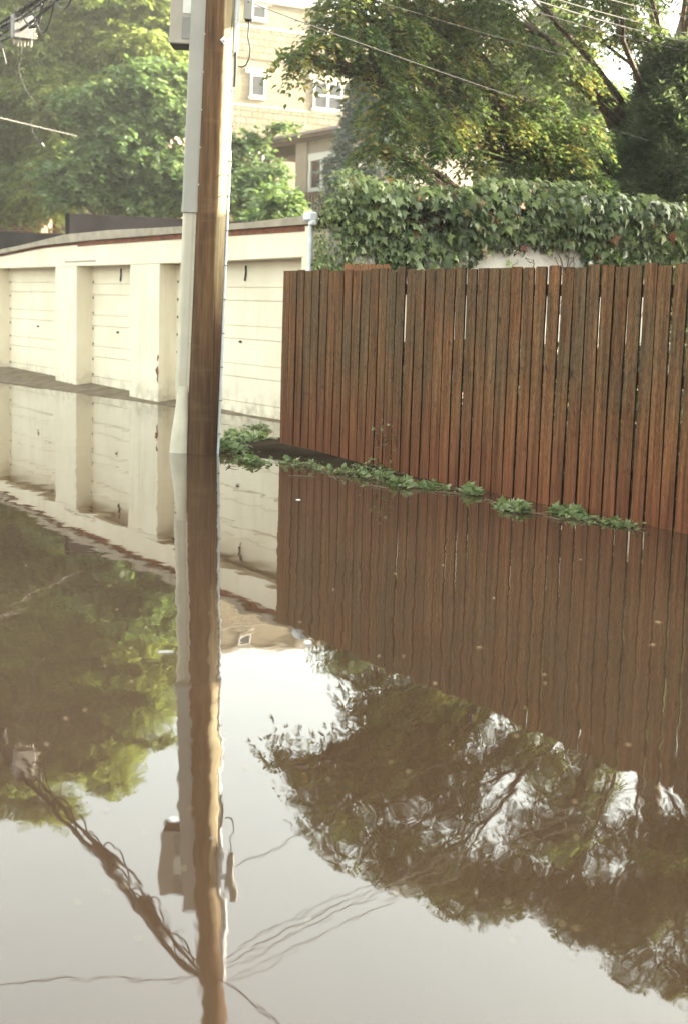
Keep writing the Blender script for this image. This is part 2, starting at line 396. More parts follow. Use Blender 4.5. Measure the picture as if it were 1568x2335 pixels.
_o = np.array([[0, 0, 0], [.30, -.10, -.03], [.26, .16, .03], [.58, .42, -.06], [.24, .50, .04], [0, 1.05, -.10], [-.24, .50, .04], [-.58, .42, -.06], [-.26, .16, .03], [-.30, -.10, -.03]])
IVYL = (np.vstack([_o, [[0, .34, .07]]]), np.array([[i, (i + 1) % 10, 10] for i in range(10)]))
def leaves(name, tmpl, P, D, Nn, size, tint, mat, parent=None, width=1.0, origin=None):
    """P positions, D tip direction, Nn approx normal, size per leaf"""
    tv, tf = tmpl; D = unit(D); X = unit(np.cross(D, Nn)); Z = np.cross(X, D)
    sz = size[:, None, None]
    V = P[:, None, :] + sz * (tv[None, :, 0:1] * width * X[:, None, :] + tv[None, :, 1:2] * D[:, None, :] + tv[None, :, 2:3] * Z[:, None, :])
    k = len(tv); Fm = (tf[None] + (np.arange(len(P)) * k)[:, None, None]).reshape(-1)
    return np_mesh(name, V.reshape(-1, 3), Fm, tf.shape[1], np.repeat(tint, len(tf)), mat, parent, origin)

def rand_dir(n, rng): return unit(rng.normal(size=(n, 3)))
def blob_sprays(blobs, dens, rng, flat=.75, clump=.42, L=.3, mf=1):
    """returns spray origins, outward directions, clump tints, clump centres"""
    O, A, T, Cc, I = [], [], [], [], []
    for bi, (x, y, z, r) in enumerate(blobs):
        m = int((5 + 9 * r * r) * mf) if r < 2.4 else int(20 + 6 * r * r)
        d = rand_dir(m, rng); rr = max(.25 * r, r - .75 * clump * r - .55 * L) * rng.uniform(.35, 1.05, m) ** .6
        c = np.array([x, y, z]) + d * rr[:, None] * np.array([1, 1, flat])
        ns = max(3, int(dens * (r * clump) ** 2))
        for k in range(m):
            dd = rand_dir(ns, rng); dd[:, 2] *= .45
            p = c[k] + dd * (r * clump) * rng.uniform(.2, 1, ns)[:, None] ** .5
            out = unit(dd * 1.0 + d[k] * .7 + rng.normal(size=(ns, 3)) * .35)
            O.append(p); A.append(out); T.append(np.full(ns, rng.uniform(0, 1)) + rng.normal(size=ns) * .08); Cc.append(c[k]); I.append(bi)
    return np.vstack(O), np.vstack(A), np.concatenate(T), np.array(Cc), I
def spray_leaves(name, O, A, T, L, nleaf, lsize, droop, mat, parent, rng, width=1.0, tmpl=LEAF4, tlift=0.0):
    n = len(O); a = A.copy(); a[:, 2] = a[:, 2] * .35 + .08; a = unit(a)
    Ls = L * rng.uniform(.6, 1.25, n)
    b = unit(np.cross(a, np.array([0, 0, 1.0]) + rng.normal(size=(n, 3)) * .25))
    P, D, Nn, S, Ti = [], [], [], [], []
    for i in range(nleaf):
        t = (i // 2 + .6) / (nleaf / 2); side = 1 if i % 2 else -1
        p = O + a * (Ls * t)[:, None]; p[:, 2] -= droop * Ls * t * t
        d = b * side * .85 + a * .55 + rng.normal(size=(n, 3)) * .22; d[:, 2] -= .25 + .5 * droop * t
        if i == nleaf - 1: d = a + np.array([0, 0, -.6 * droop])
        nn = np.array([0, 0, 1.0]) + rng.normal(size=(n, 3)) * .45
        P.append(p); D.append(d); Nn.append(nn); S.append(lsize * rng.uniform(.65, 1.25, n)); Ti.append(np.clip(T * .8 + .1 + tlift + rng.normal(size=n) * .13, 0, 1))
    return leaves(name, tmpl, np.vstack(P), np.vstack(D), np.vstack(Nn), np.concatenate(S), np.concatenate(Ti), mat, parent, width)

def bez(p0, p1, sag=.0, n=7, jit=.0, lift=.0):
    p0, p1 = Vector(p0), Vector(p1); out = []
    for i in range(n):
        t = i / (n - 1); p = p0.lerp(p1, t); p.z += lift * math.sin(math.pi * t) - sag * 4 * t * (1 - t)
        if 0 < i < n - 1 and jit: p += Vector((random.uniform(-jit, jit), random.uniform(-jit, jit), random.uniform(-jit, jit)))
        out.append(p)
    return out

def tree(name, label, cat, base, trunk_pts, trunk_r, blobs, dens, leaf, bark, seed, group=None, twigs=True, kind_leaf=None):
    rng = np.random.default_rng(seed); random.seed(seed)
    root = empty(name, base); tag(root, label, cat, group)
    O, A, T, Cc, I = blob_sprays(blobs, dens, rng, leaf.get('flat', .75), leaf.get('clump', .42), leaf['L'], leaf.get('mf', 1))
    spray_leaves('crown', O, A, T, leaf['L'], leaf['n'], leaf['size'], leaf['droop'], leaf['mat'], root, rng, leaf.get('w', 1), leaf.get('tmpl', LEAF4), leaf.get('lift', 0))
    mb = MB(); tp = [Vector(p) for p in trunk_pts]
    mb.tube(tp, trunk_r, 12)
    mb.build('trunk', bark, root, True)
    lb = MB()
    for bi, (x, y, z, r) in enumerate(blobs):
        # leave the trunk at a point lower than the blob
        best = min(range(len(tp)), key=lambda k: abs(tp[k].z - (z - .55 * r - .35 * (Vector((x, y, 0)) - Vector((tp[k].x, tp[k].y, 0))).length)))
        p0 = tp[best]; p1 = Vector((x, y, z)); ln = (p1 - p0).length
        r0 = min(trunk_r[best] * .38, .010 + .0095 * ln)
        pts = bez(p0, p1, 0, 8, .05 * min(2, ln * .3), .08 * ln)
        lb.tube(pts, [r0 + (.35 * r0 - r0) * i / 7 for i in range(8)], 7)
        if twigs:
            for k in [k for k in range(len(Cc)) if I[k] == bi][:9]:
                q0 = pts[random.choice([4, 5, 6, 7])]
                lb.tube(bez(q0, Cc[k], 0, 5, .05 * r, .06 * r), [r0 * .33, r0 * .27, r0 * .2, r0 * .14, r0 * .08], 5, False)
    lb.build('limbs', bark, root, True)
    return root

# ------------------------------------------------------------------ setting: ground and water
def lerp_tab(x, tab):
    if x <= tab[0][0]: return tab[0][1]
    for (a, b), (c, d) in zip(tab, tab[1:]):
        if x <= c: return b + (d - b) * (x - a) / (c - a)
    return tab[-1][1]
EDGE = [(-60, 2.0), (-36, 6.3), (-27, 7.55), (-23.5, 7.98), (-19.5, 8.36), (-17.6, 8.60), (-14.6, 8.62), (-13.75, 7.0), (-13.3, 6.42), (-12.6, 6.34), (-12.0, 6.48), (-11.2, 6.78), (-10, 7.0), (-8, 7.06), (-5, 7.12), (20, 7.2)]
from mathutils import noise as mnoise
def ground_z(s, n):
    e = lerp_tab(s, EDGE); d = n - e
    wob = .10 * mnoise.noise(Vector((s * 1.3, n * 1.3, 0))) + .05 * mnoise.noise(Vector((s * 4, n * 4, 3)))
    if d > 1.2: wob *= .3
    d += wob
    k = .17 if s < -13.9 else .105
    z = d * k
    cap = lerp_tab(s, [(-60, .5), (-27, .15), (-19, .05), (-14, .05), (-10, .12), (20, .15)])
    if s > -8: z = min(z, .15)
    z = max(-.30, min(z, cap)) if z > 0 else max(-.3, z)
    if n < 1.5: z = max(z, -.3)
    return z + (.006 * mnoise.noise(Vector((s * 9, n * 9, 1))) if d > 0 else 0)
def axis_vals(lo, hi, fine, far):
    a = list(np.arange(lo, hi + 1e-6, fine)); out = []
    x, st = lo, fine
    while x > -far: st *= 1.6; x -= st; out.append(x)
    out = out[::-1] + a; x, st = hi, fine
    while x < far: st *= 1.6; x += st; out.append(x)
    return out
sv = axis_vals(-30, -3, .16, 900); nv = axis_vals(5.8, 9.2, .1, 900)
vv = [W(s, n, ground_z(s, n)) for s in sv for n in nv]; nn_ = len(nv)
mb = MB(); mb.add(vv, [(i * nn_ + j, (i + 1) * nn_ + j, (i + 1) * nn_ + j + 1, i * nn_ + j + 1) for i in range(len(sv) - 1) for j in range(nn_ - 1)])
g = mb.build('ground', M['ground'], smooth=True); tag(g, kind='structure')
mb = MB()
mb.add([W(-70, -60, 0), W(40, -60, 0), W(40, 8.75, 0), W(-70, 8.75, 0)], [(0, 1, 2, 3)])
w = mb.build('water', M['water']); tag(w, kind='structure')

# ------------------------------------------------------------------ utility pole
PB = Vector((-1.43, 14.13, -.3)); LEAN = .0261
def axis(z): return Vector((-1.43 + LEAN * z + .030 * max(0, min(z, 7) - 4.3) ** 2 + .16 * max(0, z - 7), 14.13, z))
def prad(z): return .151 - .0020 * z
pole = empty('utility_pole', PB); tag(pole, 'leaning brown timber utility pole with grey cable guard, standing in the flood water', 'utility pole')
mb = MB(); zs = [-.3 + .25 * i for i in range(40)]
nseg = 40; vs = []
for z in zs:
    c = axis(z); r = prad(z)
    for k in range(nseg):
        t = 2 * math.pi * k / nseg
        rr = r * (1 + .012 * mnoise.noise(Vector((math.cos(t) * 2.5, math.sin(t) * 2.5, z * .5))) + .008 * mnoise.noise(Vector((math.cos(t) * 9, math.sin(t) * 9, z * .4))))
        vs.append(c + Vector((math.cos(t) * rr, math.sin(t) * rr, 0)))
fs = [(i * nseg + k, i * nseg + (k + 1) % nseg, (i + 1) * nseg + (k + 1) % nseg, (i + 1) * nseg + k) for i in range(len(zs) - 1) for k in range(nseg)]
fs.append(tuple(range((len(zs) - 1) * nseg, len(zs) * nseg)))
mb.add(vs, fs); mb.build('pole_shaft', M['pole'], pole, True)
LX = Vector((LEAN, 0, 1)).normalized(); LR = Vector((1, 0, -LEAN)).normalized(); LB = Vector((0, 1, 0))
GO = -.212; GY = -.075   # guard offset from pole axis
def chan(mb, z0, z1, hw, d, off=GO, gy=GY, t=.010, bulge=0):
    # U channel: rounded front face and two side flanges running back to the pole
    prof = [(-hw, d), (-hw, .02), (-hw + .012, .004), (-hw + .026, 0), (hw - .026, 0), (hw - .012, .004), (hw, .02), (hw, d)]
    rows = []
    for z in (z0, z1):
        c = axis(z) + LR * (off + .0039 * z) + LB * gy
        rows.append([c + LR * a + LB * b for a, b in prof])
    vs = rows[0] + rows[1]; n = len(prof)
    fs = [(i, i + 1, n + i + 1, n + i) for i in range(n - 1)]
    fs += [tuple(range(n - 1, -1, -1)), tuple(range(n, 2 * n))]
    mb.add(vs, fs)
mb = MB(); chan(mb, 2.335, 4.79, .081, .16, GO + .004); chan(mb, 2.335, 2.43, .085, .165, GO + .004, GY - .004)
gu = mb.build('upper_cable_guard', M['guard_grey'], pole); gu['label'] = 'blue grey upper channel with a lipped lower end'
mb = MB(); chan(mb, .60, 2.36, .052, .13, GO + .006, GY + .012)
gl = mb.build('lower_cable_guard', M['guard'], pole); gl['label'] = 'narrower pale grey lower channel'
mb = MB(); chan(mb, .60, 2.33, .073, .12, GO + .006, GY + .018); mb.build('guard_flange', M['guard_cream'], pole)
# flared plastic boot at the foot of the guard
mb = MB(); rows = []
for z, hw, sh in ((-.12, .098, -.010), (.0, .100, -.010), (.1, .098, -.008), (.2, .092, -.005), (.32, .082, .000), (.44, .072, .003), (.55, .065, .004), (.655, .0625, .004)):
    c = axis(z) + LR * (GO + .006 + sh) + LB * GY
    ring = []
    for k in range(12):
        t = math.pi * k / 11
        ring.append(c + LR * (-hw * math.cos(t)) + LB * (.14 - (.15 + .25 * (hw - .0625)) * math.sin(t) ** .45))
    rows.append(ring)
vs = sum(rows, []); fs = [(i * 12 + k, i * 12 + k + 1, (i + 1) * 12 + k + 1, (i + 1) * 12 + k) for i in range(len(rows) - 1) for k in range(11)]
fs += [((i + 1) * 12, i * 12, i * 12 + 11, (i + 1) * 12 + 11) for i in range(len(rows) - 1)]
mb.add(vs, fs); b_ = mb.build('guard_boot', M['guard_cream'], pole, True); b_['label'] = 'cream plastic boot flaring out at the waterline'
mb = MB()
for z in (.75, 1.1, 1.45, 1.8, 2.15, 2.6, 2.95, 3.3, 3.65, 4.0, 4.35):
    mb = MB(); off = GO + (.082 if z > 2.35 else .066); c = axis(z) + LR * (off - .004 + .0039 * z) + LB * (GY + .03)
    mb.tube([c + LB * -.040, c + LB * -.030], .007, 8); mb.build('guard_bolt', M['galv'], pole)
# cabinet at the back-left of the pole
cb_c = axis(4.26) + LR * -.328 + LB * .10
cab = MB(); cab.rbox(cb_c, LR * .135, LB * .15, LX * .355, .008)
cabo = cab.build('equipment_cabinet', M['cabinet'], pole); cabo['label'] = 'beige box with dark underside behind the cable guard'
mb = MB(); mb.rbox(cb_c + LB * -.1535 + LR * .03 + LX * .05, LR * .045, LB * .004, LX * .13, .003); mb.build('pale_panel', M['cablight'], cabo)
mb = MB()
for dz in (-.21, .27):
    mb = MB(); mb.rbox(cb_c + LB * -.1535 + LR * .03 + LX * dz, LR * .045, LB * .004, LX * .10, .003); mb.build('grey_panel', M['cabgrey'], cabo)
mb = MB(); mb.rbox(cb_c + LX * -.362, LR * .125, LB * .14, LX * .007, .003); mb.build('bottom_plate', M['dark'], cabo)
mb = MB()
for dz in (-.2, .2):
    mb = MB(); mb.box(cb_c + LR * .20 + LX * dz, LR * .075, LB * .02, LX * .02); mb.build('bracket', M['galv'], cabo)
# grey box on the right
jc = axis(4.40) + LR * .279 + LB * -.02
mb = MB(); mb.rbox(jc, LR * .042, LB * .05, LX * .24, .007); jb = mb.build('junction_box', M['guard_grey'], pole)
mb = MB(); mb.rbox(jc + LX * -.247, LR * .03, LB * .038, LX * .006, .002); mb.build('box_base', M['dark'], jb)
mb = MB(); mb.box(jc + LR * -.075 + LX * .05, LR * .034, LB * .012, LX * .03); mb.build('bracket', M['galv'], jb)
# conduit down the right side
def side(z, extra): return axis(z) + LR * (prad(z) + extra)
mb = MB(); mb.tube([side(3.86, .022), side(4.5, .022), side(5.6, .022)], .024, 10); mb.build('riser_pipe', M['conduit'], pole, True)
mb = MB(); mb.tube([side(-.1, .013), side(1, .013), side(2.0, .013), side(2.94, .013)], .0135, 8)
mb.tube([side(2.94, .010), side(3.3, .010), side(3.9, .006)], .007, 6)
mb.build('ground_wire_moulding', M['conduit'], pole, True)
mb = MB(); mb.tube([side(3.54, .030), side(3.7, .030), side(3.86, .028)], .013, 8); mb.build('cable_end', M['black'], pole, True)
mb = MB(); c0 = jc + LX * -.25
loop = [c0 + Vector((0, 0, .03)), c0 + Vector((.006, 0, -.05)), atY(566, 85, 14.05), atY(571, 112, 14.05), atY(569, 132, 14.05), atY(561, 149, 14.05), atY(552, 153, 14.05), atY(544, 151, 14.05)]
mb.tube(loop, .0075, 8); mb.build('drip_loop', M['black'], pole, True)
pc = atY(511, 92, 14.0); pc = Vector((pc.x, 14.13 - math.sqrt(max(0, prad(3.94) ** 2 - (pc.x - axis(3.94).x) ** 2)) - .004, pc.z))
nrm = (pc - axis(3.94)); nrm.z = 0; nrm.normalize(); tg = Vector((-nrm.y, nrm.x, 0))
mb = MB(); mb.box(pc, (tg + VZ).normalized() * .026, nrm * .004, (VZ - tg).normalized() * .026); bp = mb.build('bolt_plate', M['galv'], pole)
mb = MB(); mb.tube([pc, pc + nrm * .03], .013, 6); mb.build('bolt', M['galv'], bp)
mb = MB(); random.seed(3)
for z in np.arange(.2, 5.4, .33):
    c = side(z, .005); mb = MB(); mb.tube([c + LB * -.02, c + LB * -.018 + LR * .026, c + LB * .018 + LR * .026, c + LB * .02], .0032, 5); mb.build('staple', M['wire'], pole)
mb = MB()
for z in (2.46, 2.66):   # wire hoops creeping round the face
    pts = []
    for k in range(7):
        t = rad(-78 + k * 13); c = axis(z + .05 * math.sin(k / 6 * math.pi * .8)); pts.append(c + Vector((math.cos(t), math.sin(t), 0)) * (prad(z) + .004))
    mb = MB(); mb.tube(pts, .003, 5); mb.build('wire_hoop', M['wire'], pole)

# ------------------------------------------------------------------ overhead lines
def cable(name, label, pts, r, mat, group=None, cat='wire'):
    mb = MB(); p0 = Vector(pts[0]); mb.tube(pts, r, 6)
    o = mb.build(name, mat, None, True, origin=p0); tag(o, label, cat, group); return o
def span(p0, p1, sag, n=24): return bez(p0, p1, sag, n)
def bz(t): return Vector((-1.30 - 3.6 * t, 14.1 + 6.1 * t, 5.66 - .75 * t + .25 * t * t))
bun = empty('cable_bundle', bz(0)); tag(bun, 'thick drooping bundle of telephone cables running left from the pole with a splice box', 'cable bundle')
rng = np.random.default_rng(4); random.seed(4)
for k in range(6):
    mb = MB(); pts = []
    ph = random.uniform(0, 6); a = random.uniform(0, 6.28); rr = .03 + .025 * k
    for i in range(60):
        t = -0.02 + 3.0 * i / 59
        pts.append(bz(t) + Vector((.5 * rr * math.cos(a + 2.2 * t + ph), 0, -rr * abs(math.sin(5.0 * t + ph)) - .012 * k)))
    mb.tube(pts, (.018, .026, .016, .012, .010, .021)[k], 7); mb.build('cable', M['black'] if k % 3 else M['wire'], bun, True)
mb = MB(); hx_ = []
for k in range(760):
    t = .03 + 2.95 * k / 759; R_ = .06 + .025 * math.sin(t * 9); q = k * .75
    hx_.append(bz(t) + Vector((R_ * .6 * math.cos(q), 0, -.07 + R_ * math.sin(q))))
mb.tube(hx_, .0055, 4)
mb.build('lashing_wire', M['wire'], bun, True)
for t in (.20, .42):
    mb = MB(); d = (bz(t + .04) - bz(t - .04)).normalized(); c = bz(t) + Vector((0, 0, -.13))
    mb.tube([c - d * .30, c - d * .27, c - d * .26, c + d * .26, c + d * .27, c + d * .30], [.03, .045, .075, .075, .045, .03], 12); mb.build('splice_closure', M['black'], bun, True)
for t0, dp in ((.02, .30), (.10, .34), (.17, .22), (.30, .42), (.38, .26), (.46, .34), (.55, .30), (.66, .42), (.72, .24)):
    mb = MB(); pts = [bz(t0 + q * .14) + Vector((0, 0, -dp * math.sin(math.pi * q) - .05)) for q in np.linspace(0, 1, 14)]
    mb.tube(pts, .011, 6); mb.build('slack_loop', M['black'], bun, True)
tb_c = atY(50, 62, 19.6); d = Vector((-.508, .861, 0)); e = Vector((.861, .508, 0))
mb = MB(); mb.rbox(tb_c, e * .13, d * .07, VZ * .155, .012); tb = mb.build('terminal_box', M['cabgrey'], bun)
mb = MB()
for q in (-.5, .5):
    mb = MB(); mb.box(tb_c + e * q * .15 + VZ * .2, e * .012, d * .01, VZ * .06); mb.build('hanger', M['wire'], tb)
mb = MB(); random.seed(9)
for k in range(9):
    c = tb_c + e * (.135 + .03 * random.random()) + VZ * (.13 - .033 * k) + d * random.uniform(-.05, .05)
    mb = MB(); mb.tube([c, c + e * .018, c + e * .022, c + e * .05], [.020, .022, .012, .014], 8); mb.build('insulator', M['insul'], tb, True)
for k in range(6):
    c = tb_c + e * (-.1 + .045 * k) - VZ * .165
    mb = MB(); mb.tube([c, c - VZ * .02, c - VZ * random.uniform(.05, .09)], [.018, .02, .012], 8); mb.build('insulator', M['insul'], tb, True)
mb = MB(); mb.tube([atY(x, y, 19.45) for x, y in ((44, 77), (49, 105), (51, 129), (45, 142), (43, 155), (48, 178), (56, 198), (75, 228), (88, 252), (80, 265), (73, 280), (75, 300), (82, 315), (98, 328))], .0034, 6)
hs = mb.build('hanging_tape', M['wirepale'], tb, True)
mb = MB(); mb.tube([atY(96, 326, 19.45), atY(101, 333, 19.45)], [.012, .008], 8); mb.build('tape_knot', M['foam'], hs, True)
mb = MB(); mb.tube([atY(x, y, 19.4) for x, y in ((92, -40), (95, 0), (95, 30), (90, 52), (78, 62), (66, 63))], .016, 7); mb.build('feed_cable', M['black'], tb, True)
mb = MB(); mb.tube([atY(x, y, 19.5) for x, y in ((-10, 76), (5, 78), (25, 84))], .013, 6); mb.tube([atY(x, y, 19.5) for x, y in ((-4, 85), (6, 112), (14, 145))], .014, 6); mb.build('loose_end', M['wirepale'], tb, True)

pt = lambda z, dx=0, dy=0: axis(z) + Vector((dx, dy, 0))
cable('overhead_wire', 'topmost of the pale wires crossing the upper right corner', span(pt(5.62, .12), Vector((8.2, 23.2, 6.0)), .50), .006, M['wirepale'], 'wires fanning out from the pole')
cable('overhead_wire', 'twin pale wire crossing the upper right corner, second from the top', span(pt(5.45, .13), Vector((8.2, 23.1, 5.62)), .42), .0065, M['wirepale'], 'wires fanning out from the pole')
cable('overhead_wire', 'slightly thicker wire crossing the upper right corner, third from the top', span(pt(5.38, .13, .02), Vector((8.2, 23.25, 5.45)), .38), .008, M['wirepale'], 'wires fanning out from the pole')
cable('overhead_wire', 'dark wire lowest of the bunch in the upper right corner', span(pt(5.28, .13), Vector((8.2, 23.1, 5.40)), .44), .0055, M['wire'], 'wires fanning out from the pole')
cable('service_wire', 'thin dark wire sloping from the grey box on the pole down across the right tree', [atY(566 + (1480 - 566) * i / 19, 4 + (322 - 4) * i / 19 + 14 * 4 * (i / 19) * (1 - i / 19) * .55, 14.05 + 5.6 * i / 19) for i in range(20)], .0055, M['wire'], 'wires fanning out from the pole')
cable('service_wire', 'very thin wire passing high through the right tree crown', [atY(830 + 760 * i / 15, -8 + 208 * i / 15 + 10 * 4 * (i / 15) * (1 - i / 15), 16.0 + 3.2 * i / 15) for i in range(16)], .0038, M['wire'], 'wires fanning out from the pole')
cable('overhead_wire', 'wire leaving the pole top across the flooded alley to the left', span(pt(5.56, -.12), Vector((-9.5, 12.6, 5.9)), .3), .0065, M['black'], 'wires fanning out from the pole')
cable('overhead_wire', 'wire running along the alley above the wooden fence towards the viewer', span(pt(5.50, .10, -.08), Vector((6.2, 2.2, 5.8)), .35), .008, M['black'], 'wires fanning out from the pole')
cable('service_wire', 'pale wire entering the left tree low at the left edge', [atY(-60 + 310 * i / 9, 254 + 74 * i / 9, 26 + 1.6 * i) for i in range(10)], .009, M['wirepale'])

# ------------------------------------------------------------------ wooden fence
fen = empty('wooden_fence', W(-12.95, 7.0, 0)); tag(fen, 'long weathered red-brown picket fence standing along the edge of the flood water', 'fence')
random.seed(21); mb = MB(); s = -12.98; FD = .015
while s < -2.5:
    gap = lerp_tab(s, [(-13, .019), (-10.5, .019), (-9.0, .0195), (-8, .021), (-6.5, .0225)]) + random.uniform(-.0025, .0025); wd = .152 - gap + random.uniform(-.004, .004)
    n0 = 7.0 + random.uniform(-.003, .003); top = 1.825 + random.uniform(-.014, .013); ti = min(1, max(0, random.gauss(.5, .23)))
    lean = random.uniform(-.006, .006); ch = .016 * random.random()
    def pv(a, n, z): return W(s + a + lean * z, n + .004 * math.sin(z * 2 + s * 9), z)
    zs_ = [-.25, .3, .8, 1.3, top - ch]
    vs = []; 
    for z in zs_: vs += [pv(0, n0, z), pv(wd, n0, z), pv(wd, n0 + FD, z), pv(0, n0 + FD, z)]
    tz = top + random.uniform(-.004, .004)
    vs += [pv(ch, n0, tz), pv(wd - ch, n0, tz), pv(wd - ch, n0 + FD, tz), pv(ch, n0 + FD, tz)]
    fs = [(3, 2, 1, 0)]
    for i in range(5):
        b = i * 4
        for k in range(4): fs.append((b + k, b + (k + 1) % 4, b + 4 + (k + 1) % 4, b + 4 + k))
    fs.append((20, 21, 22, 23)); mb.add(vs, fs, ti)
    s += wd + gap
pkt = mb.build('pickets', M['fence'], fen); pkt.data.materials.append(M['edge'])
for pl in pkt.data.polygons:
    if abs(pl.normal.x * SX + pl.normal.y * SY) > .8: pl.material_index = 1  # dark sides stand in for the shade between boards
for z in (.30, .98, 1.60):
    mb = MB(); mb.boxw(-12.96, -2.5, 7.022, 7.062, z, z + .09); mb.build('rail', M['rail'], fen)
for s in (-12.9, -10.5, -8.1, -5.7, -3.3):
    mb = MB(); mb.boxw(s, s + .09, 7.065, 7.155, -.3, 1.74); mb.build('post', M['rail'], fen)
# nails: two rows per rail
mb = MB(); s = -12.9
while s < -2.6:
    for z in (.345, 1.025, 1.645):
        for q in (.03, .09):
            c = W(s + q, 6.9955, z + random.uniform(-.012, .012)); mb.tube([c, c + VN * .004], .0035, 5)
    s += .152
tag(mb.build('nails', M['wire'], fen), kind='stuff')
random.seed(61); rng = np.random.default_rng(61)
hb = [(*W(sx, 7.62 + random.uniform(-.05, .1), random.uniform(.25, .82))[:], .30) for sx in np.arange(-11.6, -3.5, .30)]
hdg = empty('added_hedge', W(-8, 7.6, 0)); tag(hdg, 'dark low shrubs added behind the brown fence to darken its slits', 'added_hedge')  # low shrubs added to keep the lower fence slits dark
O, A, T, Cc, I = blob_sprays(hb, 420, rng, .8, .5, .1)
spray_leaves('foliage', O, A, T, .14, 8, .06, .4, M['elm'], hdg, rng, 1.1, LEAF4, -.3)
for c in Cc[::6]:
    mb = MB(); mb.tube(bez((c[0], c[1], -.02), c, 0, 4, .02), [.012, .010, .007, .004], 5, False); mb.build('stem', M['bark'], hdg, True)
# sunlit fence behind
fb = empty('wooden_fence', W(-13, 7.7, 0)); tag(fb, 'short orange sunlit scalloped fence just peeking over the brown fence before the ivy', 'fence')
mb = MB(); n = 7.74; random.seed(5)
while n < 8.30:
    for k in range(1):
        tp_ = 1.925 + .02 * (n - 7.7) + random.uniform(-.006, .006)
        mb.hexa([W(-13.02, n, .0), W(-13.0, n, .0), W(-13.0, n + .085, .0), W(-13.02, n + .085, .0), W(-13.02, n, tp_ - .02), W(-13.0, n, tp_ - .02), W(-13.0, n + .085, tp_ - .02), W(-13.02, n + .085, tp_ - .02)])
        mb.hexa([W(-13.02, n, tp_ - .02), W(-13.0, n, tp_ - .02), W(-13.0, n + .085, tp_ - .02), W(-13.02, n + .085, tp_ - .02), W(-13.02, n + .02, tp_), W(-13.0, n + .02, tp_), W(-13.0, n + .065, tp_), W(-13.02, n + .065, tp_)])
    n += .095
mb.build('pickets', M['sunwood'], fb)
mb = MB(); mb.boxw(-13.065, -13.025, 7.72, 8.32, .35, .44); mb.build('rail', M['sunwood'], fb)
mb = MB(); mb.boxw(-13.065, -13.025, 7.72, 8.32, 1.55, 1.64); mb.build('rail', M['sunwood'], fb)

# ------------------------------------------------------------------ garage row
gar = empty('garage_row', W(-14.95, 8.45, 0)); tag(gar, 'row of cream painted garages with recessed sectional doors and flat roof', 'garage')
FN, DN, BN = 8.45, 8.73, 14.0; SE = -14.92; SW = -46.0
topx = [(-400, 600), (0, 569), (60, 556), (149, 534), (250, 524), (389, 517), (560, 507), (703, 490)]
ztop = sorted([(onN(x, y, 8.38)[0], onN(x, y, 8.38)[2]) for x, y in topx[1:]])
ztop = [(SW, ztop[0][1] - .02)] + ztop
botx = [(0, 581), (92, 562), (206, 550), (389, 536), (560, 524), (703, 514)]
zbot = sorted([(onN(x, y, 8.42)[0], onN(x, y, 8.42)[2]) for x, y in botx])
zbot = [(SW, zbot[0][1] - .02)] + zbot
ZT = lambda s: lerp_tab(s, ztop); ZB = lambda s: min(lerp_tab(s, zbot), ZT(s) - .035)
pill = [(-32.6, -31.5), (-28.4, -27.3), (-23.9, -22.88), (-20.56, -19.46), (-15.22, SE)]
HEAD = lambda s: lerp_tab(s, [(-27, 2.035), (-19, 2.035), (-15, 2.065)])
ss = sorted(set([SW, SE] + [q for p in ztop for q in [p[0]] if SW < q < SE] + list(np.arange(-30, -15, .8))))
mb = MB()   # lintel band over the doors
for a, b in zip(ss, ss[1:]):
    mb.hexa([W(a, FN, HEAD(a)), W(b, FN, HEAD(b)), W(b, FN + .2, HEAD(b)), W(a, FN + .2, HEAD(a)), W(a, FN, ZB(a) - .035), W(b, FN, ZB(b) - .035), W(b, FN + .2, ZB(b) - .035), W(a, FN + .2, ZB(a) - .035)])
mb.build('lintel', M['paint'], gar)
for a, b in pill:
    mb = MB(); q = (b - a) / 2
    mb.rbox(W((a + b) / 2, FN + .152, 1.0), VS * q, VN * .15, VZ * (HEAD(a) - .004 - 1.0 + 0.0), .006)
    mb.hexa([W(a, FN + .002, -.2), W(b, FN + .002, -.2), W(b, FN + .3, -.2), W(a, FN + .3, -.2), W(a, FN + .002, .01), W(b, FN + .002, .01), W(b, FN + .3, .01), W(a, FN + .3, .01)])
    mb.build('pillar', M['paint'], gar)
edges = [SW] + [q for p in pill for q in p]
bays = [(SW, -32.6), (-31.5, -28.4), (-27.3, -23.9), (-22.88, -20.56), (-19.46, -15.22)]
